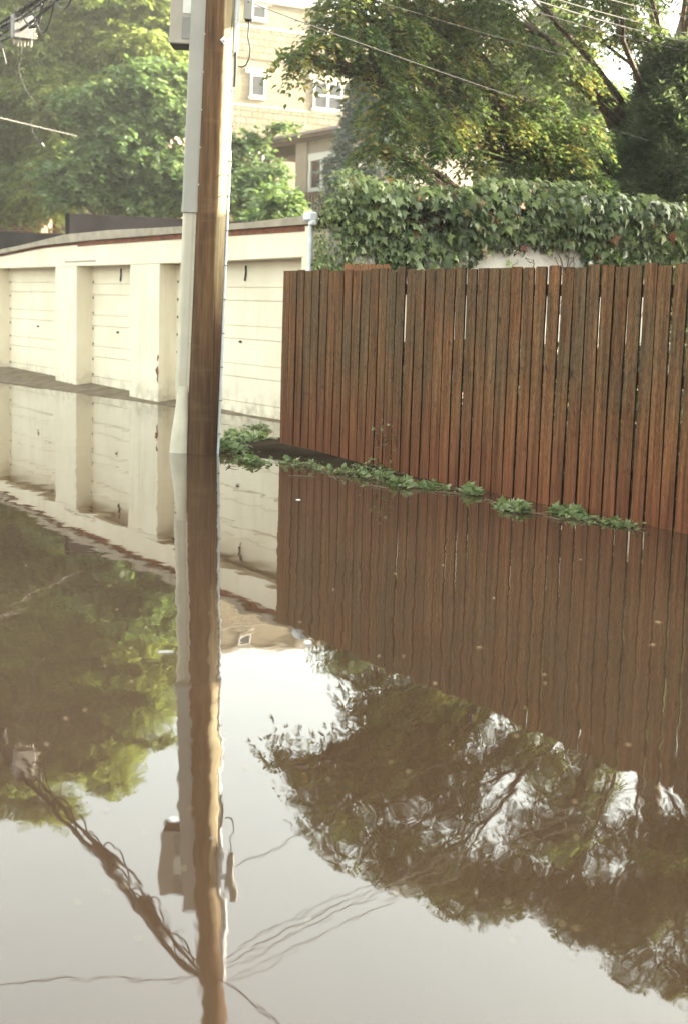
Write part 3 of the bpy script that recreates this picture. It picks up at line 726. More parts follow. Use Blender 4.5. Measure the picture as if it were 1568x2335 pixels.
for bi, (a, b) in enumerate(bays):
    mb = MB(); z = -.05; hts = [.175, .335]; k = 0; zb0 = ground_z((a + b) / 2, DN)
    z = max(-.05, zb0 - .03); z = lerp_tab((a + b) / 2, [(-27, .09), (-22, .05), (-17, .0)])
    while z < 2.0:
        h = hts[k % 2]; zt = min(z + h - .009, 2.10)
        nn0 = DN + (.004 if k % 2 else 0)
        mb.hexa([W(a + .02, nn0, z), W(b - .02, nn0, z), W(b - .02, DN + .05, z), W(a + .02, DN + .05, z), W(a + .02, nn0, zt), W(b - .02, nn0, zt), W(b - .02, DN + .05, zt), W(a + .02, DN + .05, zt)])
        z += h; k += 1
    mb.boxw(a + .02, b - .02, DN + .022, DN + .056, -.1, 2.1)
    d_ = mb.build('garage_door', M['paint'], gar)
    hm = MB(); c = W((a + b) / 2, DN - .02, .98)
    hm.tube([c + VN * .02, c, c - VN * .012], [.016, .016, .010], 10); hm.tube([c - VS * .03, c + VS * .03], .006, 6)
    hm.build('handle', M['wire'], d_)
    if bi >= 3:
        hm = MB(); c = W((a + b) / 2 + .12, DN - .012, 1.93); hm.tube([c + VZ * .06, c - VZ * .03 + VS * .005, c - VZ * .14 - VS * .02], .012, 6); hm.build('pull_strap', M['black'], d_)
    hm = MB()
    for z in np.arange(.25, 2.0, .255):
        hm = MB(); hm.rbox(W(a + .05, DN - .002, z), VS * .012, VN * .006, VZ * .018, .002); hm.build('hinge', M['wire'], d_)
mb = MB()   # door stops/jamb boards beside the doors
for a, b in bays[1:]:
    for a_ in (a, b - .03):
        mb = MB(); mb.boxw(a_, a_ + .03, FN + .31, DN - .006, 0, 2.03); mb.build('jamb', M['paint'], gar)
mb = MB(); # red-brown exposed wood under the roof edge, only right of the first bays
for a, b in zip(ss, ss[1:]):
    if b > -22:
        mb.hexa([W(a, FN - .012, ZB(a) - .062), W(b, FN - .012, ZB(b) - .062), W(b, FN + .1, ZB(b) - .062), W(a, FN + .1, ZB(a) - .062), W(a, FN - .012, ZB(a) + .008), W(b, FN - .012, ZB(b) + .008), W(b, FN + .1, ZB(b) + .008), W(a, FN + .1, ZB(a) + .008)])
    else:
        mb.hexa([W(a, FN + .012, ZB(a) - .033), W(b, FN + .012, ZB(b) - .033), W(b, FN + .1, ZB(b) - .033), W(a, FN + .1, ZB(a) - .033), W(a, FN + .012, ZB(a)), W(b, FN + .012, ZB(b)), W(b, FN + .1, ZB(b)), W(a, FN + .1, ZB(a))])
mb.build('wood_trim', M['rustwood'], gar)
mb = MB()
def roofz(s, n): return ZT(s) + .02 * (n - FN)
for a, b in zip(ss, ss[1:]):
    mb.hexa([W(a, FN - .065, ZB(a) + .012), W(b, FN - .065, ZB(b) + .012), W(b, FN + .05, ZB(b) + .012), W(a, FN + .05, ZB(a) + .012), W(a, FN - .075, ZT(a) - .004), W(b, FN - .075, ZT(b) - .004), W(b, FN + .05, ZT(b) - .004), W(a, FN + .05, ZT(a) - .004)])
mb.build('fascia', M['fascia'], gar)
mb = MB()
for a, b in zip(ss, ss[1:]):
    mb.hexa([W(a, FN + .055, ZT(a) - .016), W(b, FN + .055, ZT(b) - .016), W(b, BN, roofz(b, BN) - .016), W(a, BN, roofz(a, BN) - .016), W(a, FN + .055, ZT(a)), W(b, FN + .055, ZT(b)), W(b, BN, roofz(b, BN)), W(a, BN, roofz(a, BN))])
mb.build('roof', M['bitumen'], gar)
for s0, zt, n0 in ((-23.55, 2.92, 8.50), (-33.2, 2.99, 8.55)):
    mb = MB(); a, b = s0, s0 + .22
    mb.hexa([W(a, n0, ZT(a) + .004), W(b, n0, ZT(b) + .004), W(b, BN, ZT(b) + .1), W(a, BN, ZT(a) + .1), W(a, n0, zt), W(b, n0, zt - .01), W(b, BN, zt + .06), W(a, BN, zt + .07)])
    mb.build('parapet', M['bitumen'], gar)
mb = MB(); mb.boxw(SE - .06, SE, FN + .2, BN, -.1, 2.42); o = mb.build('side_wall', M['whitewall'], gar)
mb = MB(); mb.boxw(SE - .26, SE - .062, 8.95, BN, 2.43, 2.80); mb.build('parapet', M['bitumen'], gar)  # dark upstand added behind the ivy to block see-through light
mb = MB(); mb.boxw(SW, SE - .07, BN - .1, BN, -.1, 2.5); mb.boxw(SW, SW + .1, FN + .1, BN - .11, -.1, 2.3); mb.build('rear_wall', M['whitewall'], gar)
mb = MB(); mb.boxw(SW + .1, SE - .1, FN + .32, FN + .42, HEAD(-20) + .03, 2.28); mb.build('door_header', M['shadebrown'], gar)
# corner trim, downspout and gutter cap at the right end
mb = MB(); mb.boxw(SE - .19, SE - .085, FN - .022, FN - .003, 0.02, 2.42); mb.build('corner_board', M['paint'], gar)
mb = MB(); mb.tube([W(SE - .035, FN - .03, z) for z in (.02, 1.2, 2.44)], .032, 10); mb.build('downspout', M['galv'], gar, True)
mb = MB(); c = W(SE - .02, FN - .05, ZT(SE) - .02); mb.rbox(c, VS * .085, VN * .06, VZ * .055, .02); mb.rbox(c + VS * .06 - VZ * .075, VS * .04, VN * .04, VZ * .03, .012); mb.build('gutter_cap', M['galv'], gar)
mb = MB(); mb.boxw(-23.4, -22.0, FN - .012, FN - .001, 2.10, 2.118); mb.build('ledge', M['fascia'], gar)
# peeled patches with exposed dark timber on the second pillar
mb = MB(); random.seed(2)
for z0, h, ds in ((.42, .12, -.05), (.30, .26, -.012), (.62, .1, -.02)):
    p = [W(-19.462 + ds + .015 * random.uniform(-1, 1), FN - .0005, z0 + h * q / 5) for q in range(6)]
    mb = MB(); mb.tube(p, [.004, .014, .010, .016, .008, .003], 6); mb.build('peeled_paint', M['rustwood'], gar)

# ------------------------------------------------------------------ ivy on the garage side wall
ivy = empty('ivy', W(SE + .05, 11, .1)); tag(ivy, 'mass of broad lobed ivy leaves hanging over the white garage side wall', 'ivy')
top_px = [(700, 520), (724, 470), (745, 425), (770, 400), (800, 398), (850, 402), (900, 412), (960, 422), (1000, 430), (1060, 438), (1100, 418), (1150, 415), (1200, 412), (1260, 418), (1320, 428), (1400, 438), (1500, 455), (1568, 470), (1700, 480)]
tops = [onS(x, y, SE) for x, y in top_px]; itop = sorted((q[1], q[2]) for q in tops); itop.append((18, 2.9))
bot_px = [(700, 640), (795, 640), (800, 583), (850, 585), (856, 640), (985, 640), (990, 606), (1050, 592), (1100, 572), (1200, 558), (1280, 568), (1325, 590), (1335, 640), (1800, 640)]
ibot = sorted((onS(x, y, SE)[1], onS(x, y, SE)[2]) for x, y in bot_px)
rng = np.random.default_rng(33)
def ivy_layer(count, off0, off1, smin, smax, tl, low=False):
    P, D, Nn, S, T = [], [], [], [], []
    vs, vn, vz = np.array(VS), np.array(VN), np.array(VZ); k = 0
    while k < count:
        n = rng.uniform(8.42, 15.2); zt = lerp_tab(n, itop) + .13 * mnoise.noise(Vector((n * 2.3, 0, 5))) + .07 * mnoise.noise(Vector((n * 6, 0, 8))); zb = lerp_tab(n, ibot)
        if zb < 1.8: zb = 1.5
        elif zb < 2.6: zb += .10 + .13 * mnoise.noise(Vector((n * 4.5, 0, 2))) - (.22 if rng.random() < .10 else 0)
        if low: zb, zt = -.05, 1.12
        z = rng.uniform(zb - .03, zt)
        # bare twiggy hollow
        hx = (n - 9.95) / .38; hz = (z - 2.58) / .17
        if hx * hx + hz * hz < 1 and rng.random() < .86: continue
        if rng.random() < .45 * max(0, mnoise.noise(Vector((n * 1.7, z * 2.1, 9)))) * 3: continue
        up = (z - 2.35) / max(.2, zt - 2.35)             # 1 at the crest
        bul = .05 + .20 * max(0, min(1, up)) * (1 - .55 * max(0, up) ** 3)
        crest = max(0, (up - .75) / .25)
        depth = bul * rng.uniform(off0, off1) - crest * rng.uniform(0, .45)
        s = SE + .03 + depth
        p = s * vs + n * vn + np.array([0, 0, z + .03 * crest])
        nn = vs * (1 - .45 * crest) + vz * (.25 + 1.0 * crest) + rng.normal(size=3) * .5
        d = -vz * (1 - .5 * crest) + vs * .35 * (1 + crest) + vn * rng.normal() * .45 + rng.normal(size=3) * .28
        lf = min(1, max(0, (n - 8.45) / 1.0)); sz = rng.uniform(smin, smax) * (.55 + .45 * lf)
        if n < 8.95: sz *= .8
        t = .37 + tl + rng.normal() * .18 + .40 * crest + (.22 * (1 - lf)) + .15 * mnoise.noise(Vector((n * 1.1, z * 1.6, 2)))  # brighter crest, darker inner leaves: light and shade put into the tint
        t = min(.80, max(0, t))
        if rng.random() < .022: t = rng.uniform(.9, 1)
        P.append(p); D.append(d); Nn.append(nn); S.append(sz); T.append(t); k += 1
    return [np.array(q) for q in (P, D, Nn, S, T)]
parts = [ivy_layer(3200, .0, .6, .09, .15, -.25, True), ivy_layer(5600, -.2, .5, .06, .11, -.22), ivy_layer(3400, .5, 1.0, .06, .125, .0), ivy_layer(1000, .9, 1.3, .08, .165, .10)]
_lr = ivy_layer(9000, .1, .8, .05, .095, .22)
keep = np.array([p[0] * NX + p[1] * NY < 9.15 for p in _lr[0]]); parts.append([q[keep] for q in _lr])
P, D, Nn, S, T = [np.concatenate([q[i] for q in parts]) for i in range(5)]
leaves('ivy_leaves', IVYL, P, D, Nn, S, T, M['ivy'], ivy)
mb = MB(); random.seed(8)
for k in range(150):
    n = random.uniform(8.6, 15); z = random.uniform(1.2, 2.5) if k > 70 else random.uniform(2.35, 2.75)
    if k <= 70: n = random.uniform(9.5, 10.5); z = random.uniform(2.4, 2.66)
    pts = [W(SE + .02, n, z)]
    for i in range(6): pts.append(pts[-1] + VN * random.uniform(-.09, .09) + VZ * random.uniform(-.02, .14) + VS * random.uniform(-.005, .014))
    mb.tube(pts, [.008, .007, .006, .005, .004, .003, .002], 5)
for k in range(14):
    n = random.uniform(11.0, 12.4); pts = [W(SE + .05, n, 2.42)]
    for i in range(5): pts.append(pts[-1] + VN * random.uniform(-.10, .14) - VZ * random.uniform(-.02, .06) + VS * .004)
    mb.tube(pts, [.006, .005, .004, .003, .002, .001], 5)
mb.build('ivy_stems', M['stem'], ivy, True)

# ------------------------------------------------------------------ background buildings
def window(parent, s, n0, n1, z0, z1, glass, mull=0, rail_=False, fr=.07):
    fo = MB(); d0, d1 = s + .003, s + .06
    fo.boxw(d0, d1, n0, n0 + fr, z0, z1); fo.boxw(d0, d1, n1 - fr, n1, z0, z1)
    fo.boxw(d0, d1, n0 + fr, n1 - fr, z1 - fr, z1); fo.boxw(d0, d1, n0 + fr, n1 - fr, z0, z0 + fr)
    for k in range(mull):
        c = n0 + (n1 - n0) * (k + 1) / (mull + 1); fo.boxw(d0, d1 - .004, c - .05, c + .05, z0 + fr, z1 - fr)
    f = fo.build('window', M['trimwhite'], parent)
    g = MB(); g.boxw(s + .012, s + .018, n0 + fr, n1 - fr, z0 + fr, z1 - fr); g.build('pane', glass, f)
    if rail_:
        g = MB(); c = (z0 + z1) / 2; g.boxw(s + .02, s + .05, n0 + fr, n1 - fr, c - .03, c + .03); g.build('meeting_rail', M['trimwhite'], f)
    return f
apt = empty('apartment_building', W(-64, 36, 0)); tag(apt, 'tall cream block apartment building with small white windows behind the trees', 'building')
mb = MB(); mb.boxw(-80, -64, 29.6, 44, 0, 15.98); mb.boxw(-80, -64, 44, 49.9, 0, 17.0); o = mb.build('wall', M['cream'], apt); uv_box(o)
for z0, z1, lab in ((9.75, 11.05, 1), (13.3, 14.75, 2), (5.9, 7.3, 3), (2.2, 3.6, 4)):
    mb = MB(); mb.boxw(-64.06, -63.96, 29.55, 49.95, z0, z1); o = mb.build('stone_band', M['stone'], apt); uv_box(o)
    mb = MB(); mb.boxw(-64.0, -63.93, 29.55, 49.95, z1 + .003, z1 + .12); o = mb.build('ledge', M['sill'], apt)
wins = []
for fl in (0, 1, 2, 3):
    zo = -3.65 * (fl - 1)
    for (n0, n1, z0, z1, mu, rl) in ((32.43, 33.24, 11.55, 12.6, 0, False), (35.95, 37.6, 11.30, 12.65, 1, True), (40.2, 41.8, 11.3, 12.65, 1, True), (44.6, 46.2, 11.3, 12.65, 1, True)):
        if z1 + zo > 15.9 and fl == 0: z1 = min(z1, 15.85 - zo)
        window(apt, -63.955, n0, n1, z0 + zo, z1 + zo, M['glass'], mu, rl, .075)
        m2 = MB(); m2.boxw(-63.96, -63.88, n0 - .10, n1 + .10, z0 + zo - .14, z0 + zo - .004); m2.build('sill', M['sill'], apt)
        m2 = MB(); m2.boxw(-63.96, -63.90, n0 - .28, n1 + .28, z1 + zo + .03, z1 + zo + .30); o = m2.build('window_head', M['sill'], apt)
mb = MB(); mb.boxw(-80.2, -63.7, 43.8, 50.1, 17.003, 17.35); mb.boxw(-80.3, -63.6, 43.7, 50.2, 17.353, 17.9); mb.build('cornice', M['trimwhite'], apt)
mb = MB(); mb.boxw(-80.1, -63.85, 29.5, 43.99, 15.983, 16.18); mb.build('coping', M['sill'], apt)

por = empty('porch_house', W(-33.5, 18.7, 0)); tag(por, 'small house end with a low brown roof, open porch corner and white window', 'house')
pn = 18.7
mb = MB(); mb.boxw(-34.0, -31.66, pn, pn + 4, 0, 5.74); o = mb.build('wall', M['lap'], por)
mb = MB()
for z in np.arange(4.5, 5.74, .13): mb.boxw(-33.40, -31.70, pn - .014, pn - .001, z, z + .118)
mb.build('siding', M['lap'], por)
mb = MB(); mb.boxw(-34.02, -33.42, pn - .06, pn + .4, 4.0, 5.74); mb.build('corner_post', M['lap'], por)
mb = MB(); mb.boxw(-31.78, -31.64, pn - .03, pn - .016, 0, 5.74); mb.boxw(-31.655, -31.62, pn - .03, pn + .1, 0, 5.74); mb.build('corner_board', M['trimwhite'], por)
mb = MB(); mb.boxw(-36.2, -31.3, pn - .35, pn + 4.4, 5.80, 5.86); mb.hexa([W(-36.25, pn - .42, 5.864), W(-31.25, pn - .42, 5.864), W(-31.25, pn + 4.5, 5.864), W(-36.25, pn + 4.5, 5.864), W(-36.1, pn - .3, 5.96), W(-31.4, pn - .3, 5.96), W(-31.4, pn + 4.4, 6.02), W(-36.1, pn + 4.4, 6.02)]); mb.build('roof', M['shingle'], por)
mb = MB(); mb.boxw(-36.1, -34.03, pn + .2, pn + 4, 5.50, 5.795); mb.boxw(-36.1, -31.4, pn - .30, pn - .07, 5.745, 5.795); mb.build('soffit', M['shadebrown'], por)
mb = MB(); mb.boxw(-36.0, -35.85, pn, pn + .15, 0, 5.49); mb.build('porch_post', M['shadebrown'], por)
wo = MB(); a, b, z0, z1 = -33.32, -31.82, 4.55, 5.40
wo.boxw(a - .02, b + .02, pn - .07, pn - .016, z1 - .16, z1 + .02)
for x in (a, a + .62, b - .62 + .50, b - .12): wo.boxw(x, x + .12, pn - .065, pn - .018, z0, z1 - .165)
wo.boxw(a, b, pn - .072, pn - .016, z0 - .10, z0 - .004)
w_ = wo.build('window', M['trimwhite'], por)
mb = MB(); mb.boxw(a + .1, b - .1, pn - .022, pn - .017, z0, z1 - .17); mb.build('pane', M['glassbrown'], w_)
mb = MB(); mb.boxw(-34.0, -31.7, pn - .35, pn - .25, 4.32, 4.40); mb.boxw(-34.0, -31.7, pn - .33, pn - .27, 3.6, 3.66)
for s in np.arange(-33.9, -31.7, .16): mb.boxw(s, s + .04, pn - .32, pn - .28, 3.665, 4.318)
mb.build('railing', M['shadebrown'], por)

bh = empty('brick_house', W(-40, 30, 0)); tag(bh, 'red brick house with broad white window frames glimpsed low through the right tree', 'house')
HS = -40.0; hz_ = lambda x, y: onS(x, y, HS)[2]; hn = lambda x, y: onS(x, y, HS)[1]
zb_, n0_ = hz_(1050, 402), hn(985, 380)
mb = MB(); mb.boxw(HS - 4, HS, n0_, n0_ + 13, 0, zb_); o = mb.build('wall', M['redbrick'], bh); uv_box(o)
mb = MB(); mb.boxw(HS - 4, HS - .08, n0_ + .06, n0_ + 12.9, zb_ + .003, zb_ + 2.2); mb.build('upper_wall', M['shadebrown'], bh)
for xa, xb in ((1003, 1046), (1052, 1112), (1190, 1250), (1300, 1360)): window(bh, HS - .07, hn(xa, 380), hn(xb, 380), zb_ + .07, zb_ + 1.25, M['glass'], 0, False, .15)
mb = MB(); mb.boxw(HS - .07, HS + .15, n0_ - .1, n0_ + 13.1, zb_ + .005, zb_ + .065); mb.build('sill_course', M['trimwhite'], bh)
mb = MB(); z1 = zb_ + 2.205; mb.hexa([W(HS - 4.5, n0_ - .4, z1), W(HS + .5, n0_ - .4, z1), W(HS + .5, n0_ + 13.4, z1), W(HS - 4.5, n0_ + 13.4, z1), W(HS - 3, n0_ + 2.6, z1 + .9), W(HS - 1, n0_ + 2.6, z1 + .9), W(HS - 1, n0_ + 10, z1 + .9), W(HS - 3, n0_ + 10, z1 + .9)]); mb.build('roof', M['shingle'], bh)
mb = MB(); mb.boxw(HS + .42, HS + .52, n0_ - .4, n0_ + 13.4, z1 - .16, z1 - .003); mb.build('eave_board', M['trimwhite'], bh)
mb = MB(); mb.boxw(HS - .078, HS - .02, hn(1125, 260), hn(1168, 260), zb_ + 1.3, zb_ + 2.19); mb.build('dormer_panel', M['cream'], bh)

pk = empty('brick_building', atY(375, 40, 53)); pk.location.z = 0; tag(pk, 'salmon pink brick building showing as a small patch beside the pole cabinet', 'building')
c0 = atY(340, 15, 53); c1 = atY(383, 15, 53)
mb = MB(); mb.hexa([(c0.x - 6, 53, 0), (c1.x, 53, 0), (c1.x, 62, 0), (c0.x - 6, 62, 0), (c0.x - 6, 53, 9.6), (c1.x, 53, 9.6), (c1.x, 62, 9.6), (c0.x - 6, 62, 9.6)]); o = mb.build('wall', M['pinkbrick'], pk); uv_box(o)
mb = MB(); mb.hexa([(c1.x - .9, 53.2, 9.603), (c1.x - .1, 53.2, 9.603), (c1.x - .1, 54.2, 9.603), (c1.x - .9, 54.2, 9.603), (c1.x - .9, 53.2, 12.0), (c1.x - .1, 53.2, 12.0), (c1.x - .1, 54.2, 12.0), (c1.x - .9, 54.2, 12.0)]); o = mb.build('chimney', M['pinkbrick'], pk); uv_box(o)
sh_ = empty('brick_shed', atY(30, 490, 44)); sh_.location.z = 0; tag(sh_, 'low red brown brick shed half hidden under the left tree', 'shed')
c = atY(20, 500, 44)
mb = MB(); mb.hexa([(c.x - 4, 44, 0), (c.x + 1.0, 44, 0), (c.x + 1.0, 48, 0), (c.x - 4, 48, 0), (c.x - 4, 44, 4.35), (c.x + 1.0, 44, 4.35), (c.x + 1.0, 48, 4.35), (c.x - 4, 48, 4.35)]); o = mb.build('wall', M['redbrick'], sh_); uv_box(o)
mb = MB(); mb.hexa([(c.x - 4.2, 43.8, 4.353), (c.x + 1.2, 43.8, 4.353), (c.x + 1.2, 48.2, 4.353), (c.x - 4.2, 48.2, 4.353), (c.x - 4.2, 43.8, 4.45), (c.x + 1.2, 43.8, 4.45), (c.x + 1.2, 48.2, 4.7), (c.x - 4.2, 48.2, 4.7)]); mb.build('roof', M['bitumen'], sh_)

nh = empty('unseen_shade_house', W(-1, 12, 0)); tag(nh, 'unseen brown brick house added beyond the right edge to shade the water', 'house')  # out-of-view building added to cast shade on the water
mb = MB(); mb.boxw(-8.3, 14, 12, 20, 0, 6.4); o = mb.build('wall', M['redbrick'], nh); uv_box(o)
mb = MB(); mb.hexa([W(-8.7, 11.6, 6.403), W(14.4, 11.6, 6.403), W(14.4, 20.4, 6.403), W(-8.7, 20.4, 6.403), W(-7.5, 15.9, 9.2), W(13, 15.9, 9.2), W(13, 16.1, 9.2), W(-7.5, 16.1, 9.2)]); mb.build('roof', M['shingle'], nh)
mb = MB(); mb.boxw(-12.2, -8.31, 13.6, 18.5, 0, 5.0); o = mb.build('shade_wing', M['redbrick'], nh); uv_box(o)  # unseen block added to keep the lower pole in shade
mb = MB(); mb.boxw(-12.45, -8.31, 13.35, 18.7, 5.003, 5.18); mb.build('shade_wing_roof', M['bitumen'], nh)

# ------------------------------------------------------------------ trees
def B(x, y, d, r):
    p = atY(x, y, d); return (p.x, p.y, p.z, r)
LOC = dict(L=.66, n=14, size=.16, droop=.45, mat=M['locust'], w=.75, flat=.62, clump=.40)
bl = [B(60, 120, 45, 2.6), B(220, 60, 45, 2.3), B(330, 110, 44, 1.7), B(130, 230, 44, 2.2), B(-20, 300, 45, 2.4), B(30, 430, 44, 1.9), B(180, 380, 43, 1.7), B(290, 220, 43.5, 1.6), B(100, 450, 43, 1.3), B(345, 20, 45, 1.7),
      B(400, 60, 44.5, 1.1), B(395, 180, 44, 1.1), B(-80, 120, 46, 3.0),
      (-10.8, 46, 13.6, 2.5), (-8.2, 45.5, 13.2, 2.1), (-6.6, 45, 11.6, 1.5), (-13.5, 46, 12.6, 3.0), (-7.4, 45.5, 14.3, .9), (-9.8, 46, 15.5, 1.2), (-6.0, 45, 12.9, .7), (-12, 46, 15.0, 1.6), (-10, 45.5, 10.8, 2.0), (-8.2, 45.3, 10.5, 1.8), (-11.8, 46, 10.2, 2.0), (-9.2, 45.5, 12.0, 1.7)]
tx = atY(140, 300, 46).x
tree('locust_tree', 'tall yellow-green feathery tree filling the upper left corner', 'tree', (tx, 46, 0), [(tx - .3, 46, -.2), (tx - .2, 46, 2), (tx, 46, 4.2), (tx + .1, 46, 6.5), (tx - .3, 46, 9), (tx - .5, 46, 11.5), (tx - .8, 46, 14)], [.55, .45, .38, .32, .25, .16, .08], bl, 120, LOC, M['bark'], 5)
MUL = dict(L=.50, n=10, size=.17, droop=.5, mat=M['mulberry'], w=1.05, flat=.75, clump=.42)
bl = [B(240, 240, 39, 1.3), B(330, 200, 39, 1.2), B(390, 270, 39, 1.2), B(280, 330, 38.5, 1.4), B(200, 400, 38, 1.1), B(370, 380, 38.5, 1.3), B(310, 450, 38, 1.0), B(420, 440, 38.5, 1.1), B(160, 440, 37.5, .8), B(130, 390, 38, .7), B(410, 180, 39.5, .8), B(355, 150, 39.5, .6)]
tx = atY(360, 500, 39).x
tree('leafy_tree', 'mid green broad-leaved tree behind the garage roof left of the pole', 'tree', (tx, 39, 0), [(tx, 39, -.2), (tx - .1, 39, 1.5), (tx, 39.1, 3), (tx + .1, 39, 4.5), (tx, 39, 6)], [.24, .2, .16, .12, .07], bl, 125, MUL, M['bark'], 8)
bl = [B(545, 330, 35, .75), B(560, 420, 34.5, .9), B(600, 380, 34.5, .7), B(520, 460, 34, .9), B(610, 455, 34, .75), B(590, 310, 35, .35), B(630, 288, 35, .28), B(655, 287, 35, .14), B(500, 380, 35, .8), B(640, 420, 34.5, .4)]
tx = atY(540, 500, 35).x
tree('leafy_tree', 'smaller green tree with one long twig reaching right of the pole', 'tree', (tx, 35, 0), [(tx, 35, -.2), (tx, 35, 1.5), (tx + .05, 35, 3), (tx + .1, 35, 4.4)], [.14, .12, .09, .06], bl, 150, dict(MUL, L=.30, size=.13), M['bark'], 15)
ELM = dict(L=.30, n=12, size=.085, droop=1.05, mat=M['elm'], w=.72, flat=.72, clump=.40, mf=.85)
bl = [B(700, 132, 18.0, .42), B(665, 120, 17.9, .18), B(745, 105, 18.1, .40), B(800, 60, 18.4, .60), B(770, 20, 18.5, .5), B(845, 150, 18.5, .45), B(885, 105, 18.8, .75), B(875, 265, 18.5, .45), B(890, 350, 18.6, .50), B(905, 220, 18.9, .6), B(960, 280, 19.2, .70), B(935, 385, 18.8, .38),
      B(960, 50, 19.5, .95), B(1010, 160, 19.8, .75), B(1050, 260, 20, .70), B(1030, 345, 19.8, .50), B(1090, 60, 20.3, .85), B(1120, 170, 20.6, .65), B(1150, 300, 20.4, .65), B(1090, 370, 20, .38), B(1200, 120, 21, .70), B(1220, 250, 21, .70), B(1240, 340, 20.7, .60), B(1190, 385, 20.4, .38), B(1290, 370, 20.8, .50), B(1330, 300, 21, .60), B(1350, 400, 20.8, .42), B(1300, 180, 21.6, .60), B(1290, 60, 22, .60), B(1420, 60, 22.5, .75), B(1400, -20, 22.5, .8),
      (-.10, 18.3, 5.25, .60), (.5, 18.8, 5.85, .75), (1.3, 19.4, 6.4, .95), (2.2, 19.9, 6.95, 1.0), (3.2, 20.2, 7.3, .95), (4.3, 20.5, 7.6, 1.1), (5.5, 21, 7.6, 1.2), (6.8, 21.5, 7.2, 1.3), (3.0, 19.3, 5.9, .8), (4.6, 20, 6.2, .95), (5.9, 20.3, 6.3, 1.0), (1.6, 19.2, 5.5, .65), (7.2, 21, 8.1, .9), (3.7, 20.3, 6.6, .6), (5.6, 20.6, 8.5, .9), (6.8, 21, 8.9, .9), (4.6, 20.3, 8.25, .6), (8.0, 21.5, 8.3, 1.1)]
tree('elm_tree', 'big dark green tree with yellowing leaf tips spreading over the ivy wall', 'tree', (5.1, 24, 0), [(4.9, 24, -.2), (4.95, 24, 2), (5.05, 24, 3.6), (5.12, 24, 4.8), (5.3, 24, 5.8), (5.5, 23.9, 7), (5.7, 23.6, 8)], [.36, .31, .27, .25, .22, .16, .08], bl, 290, ELM, M['bark'], 12)
SUN = dict(L=.55, n=10, size=.19, droop=.4, mat=M['sunny'], w=1.0, flat=.8, clump=.42)
bl = [B(960, 330, 44, 1.3), B(1040, 230, 45, 1.3), B(1160, 180, 46, 1.5), B(1260, 130, 47, 1.6), B(1330, 230, 46, 1.6), B(1200, 330, 44, 1.4), B(1380, 330, 45, 1.6), B(1100, 400, 43, 1.2), B(1270, 400, 43, 1.3), B(1270, 30, 48, 1.1)]
tx = atY(1220, 500, 46).x
tree('maple_tree', 'bright yellow-green sunlit tree far behind the dark right tree', 'tree', (tx, 46, 0), [(tx, 46, -.2), (tx, 46, 3), (tx + .2, 46, 6), (tx, 46, 8)], [.3, .25, .18, .08], bl, 56, SUN, M['bark'], 17)

bl = [(9.2, 20.4, 6.4, 1.5), (10.2, 21.4, 5.6, 1.7)]  # out-of-view crown added to shade the ivy and elm
tree('leafy_tree', 'unseen green tree added beyond the right edge to shade the ivy', 'tree', (10.2, 21.8, 0), [(10.2, 21.8, -.2), (10.2, 21.8, 2), (10.1, 21.8, 4), (10.2, 21.6, 6.5)], [.2, .17, .13, .07], bl, 26, dict(MUL, size=.2), M['bark'], 51)

def conifer(name, label, base, H, R, mat, seed, count, size, z0=0.2, pw=.8, droop=.3, L=.35):
    rng = np.random.default_rng(seed); root = empty(name, base); tag(root, label, 'tree')
    h = rng.uniform(z0 / H, 1, count) ** 1.0; th = rng.uniform(0, 6.283, count)
    lump = 1 + .22 * np.sin(th * 3 + h * 17) + .16 * np.sin(th * 5 - h * 31) 
    rr = R * np.clip(1 - h, .02, 1) ** pw * lump * rng.uniform(.55, 1.05, count) ** .6
    O = np.array(base) + np.stack([rr * np.cos(th), rr * np.sin(th), h * H], 1)
    A = np.stack([np.cos(th), np.sin(th), np.full(count, .7)], 1) + rng.normal(size=(count, 3)) * .35
    T = np.clip(.45 + .35 * np.sin(h * 40 + th * 4) + rng.normal(size=count) * .15, 0, 1)
    spray_leaves('crown', O, A, T, L, 12, size, droop, mat, root, rng, 1.3, NEEDLE)
    mb = MB(); b = Vector(base); mb.tube([b + Vector((0, 0, -.2)), b + Vector((.03, 0, H * .4)), b + Vector((0, 0, H * .95))], [.16, .1, .02], 8); mb.build('trunk', M['bark'], root, True)
    lb = MB(); random.seed(seed)
    for k in range(60):
        hh = random.uniform(.12, .9); t = random.uniform(0, 6.28); r_ = R * (1 - hh) ** pw * .85
        p = b + Vector((0, 0, hh * H)); lb.tube([p, p + Vector((math.cos(t) * r_, math.sin(t) * r_, .15 * r_))], [.02, .006], 5, False)
    lb.build('limbs', M['bark'], root, True)
jx = atY(1530, 300, 22.6).x
conifer('juniper_tree', 'dense grey-green juniper standing behind the ivy at the right edge', (jx, 22.6, 0), 5.5, 1.55, M['juniper'], 3, 9000, .14, .3, .62, -.2, .26)
conifer('spruce_tree', 'blue-grey spruce between the porch house and the right tree', (atY(845, 300, 33).x, 33, 0), 7.0, 1.5, M['spruce'], 6, 3200, .17, .3, .85, .5, .42)

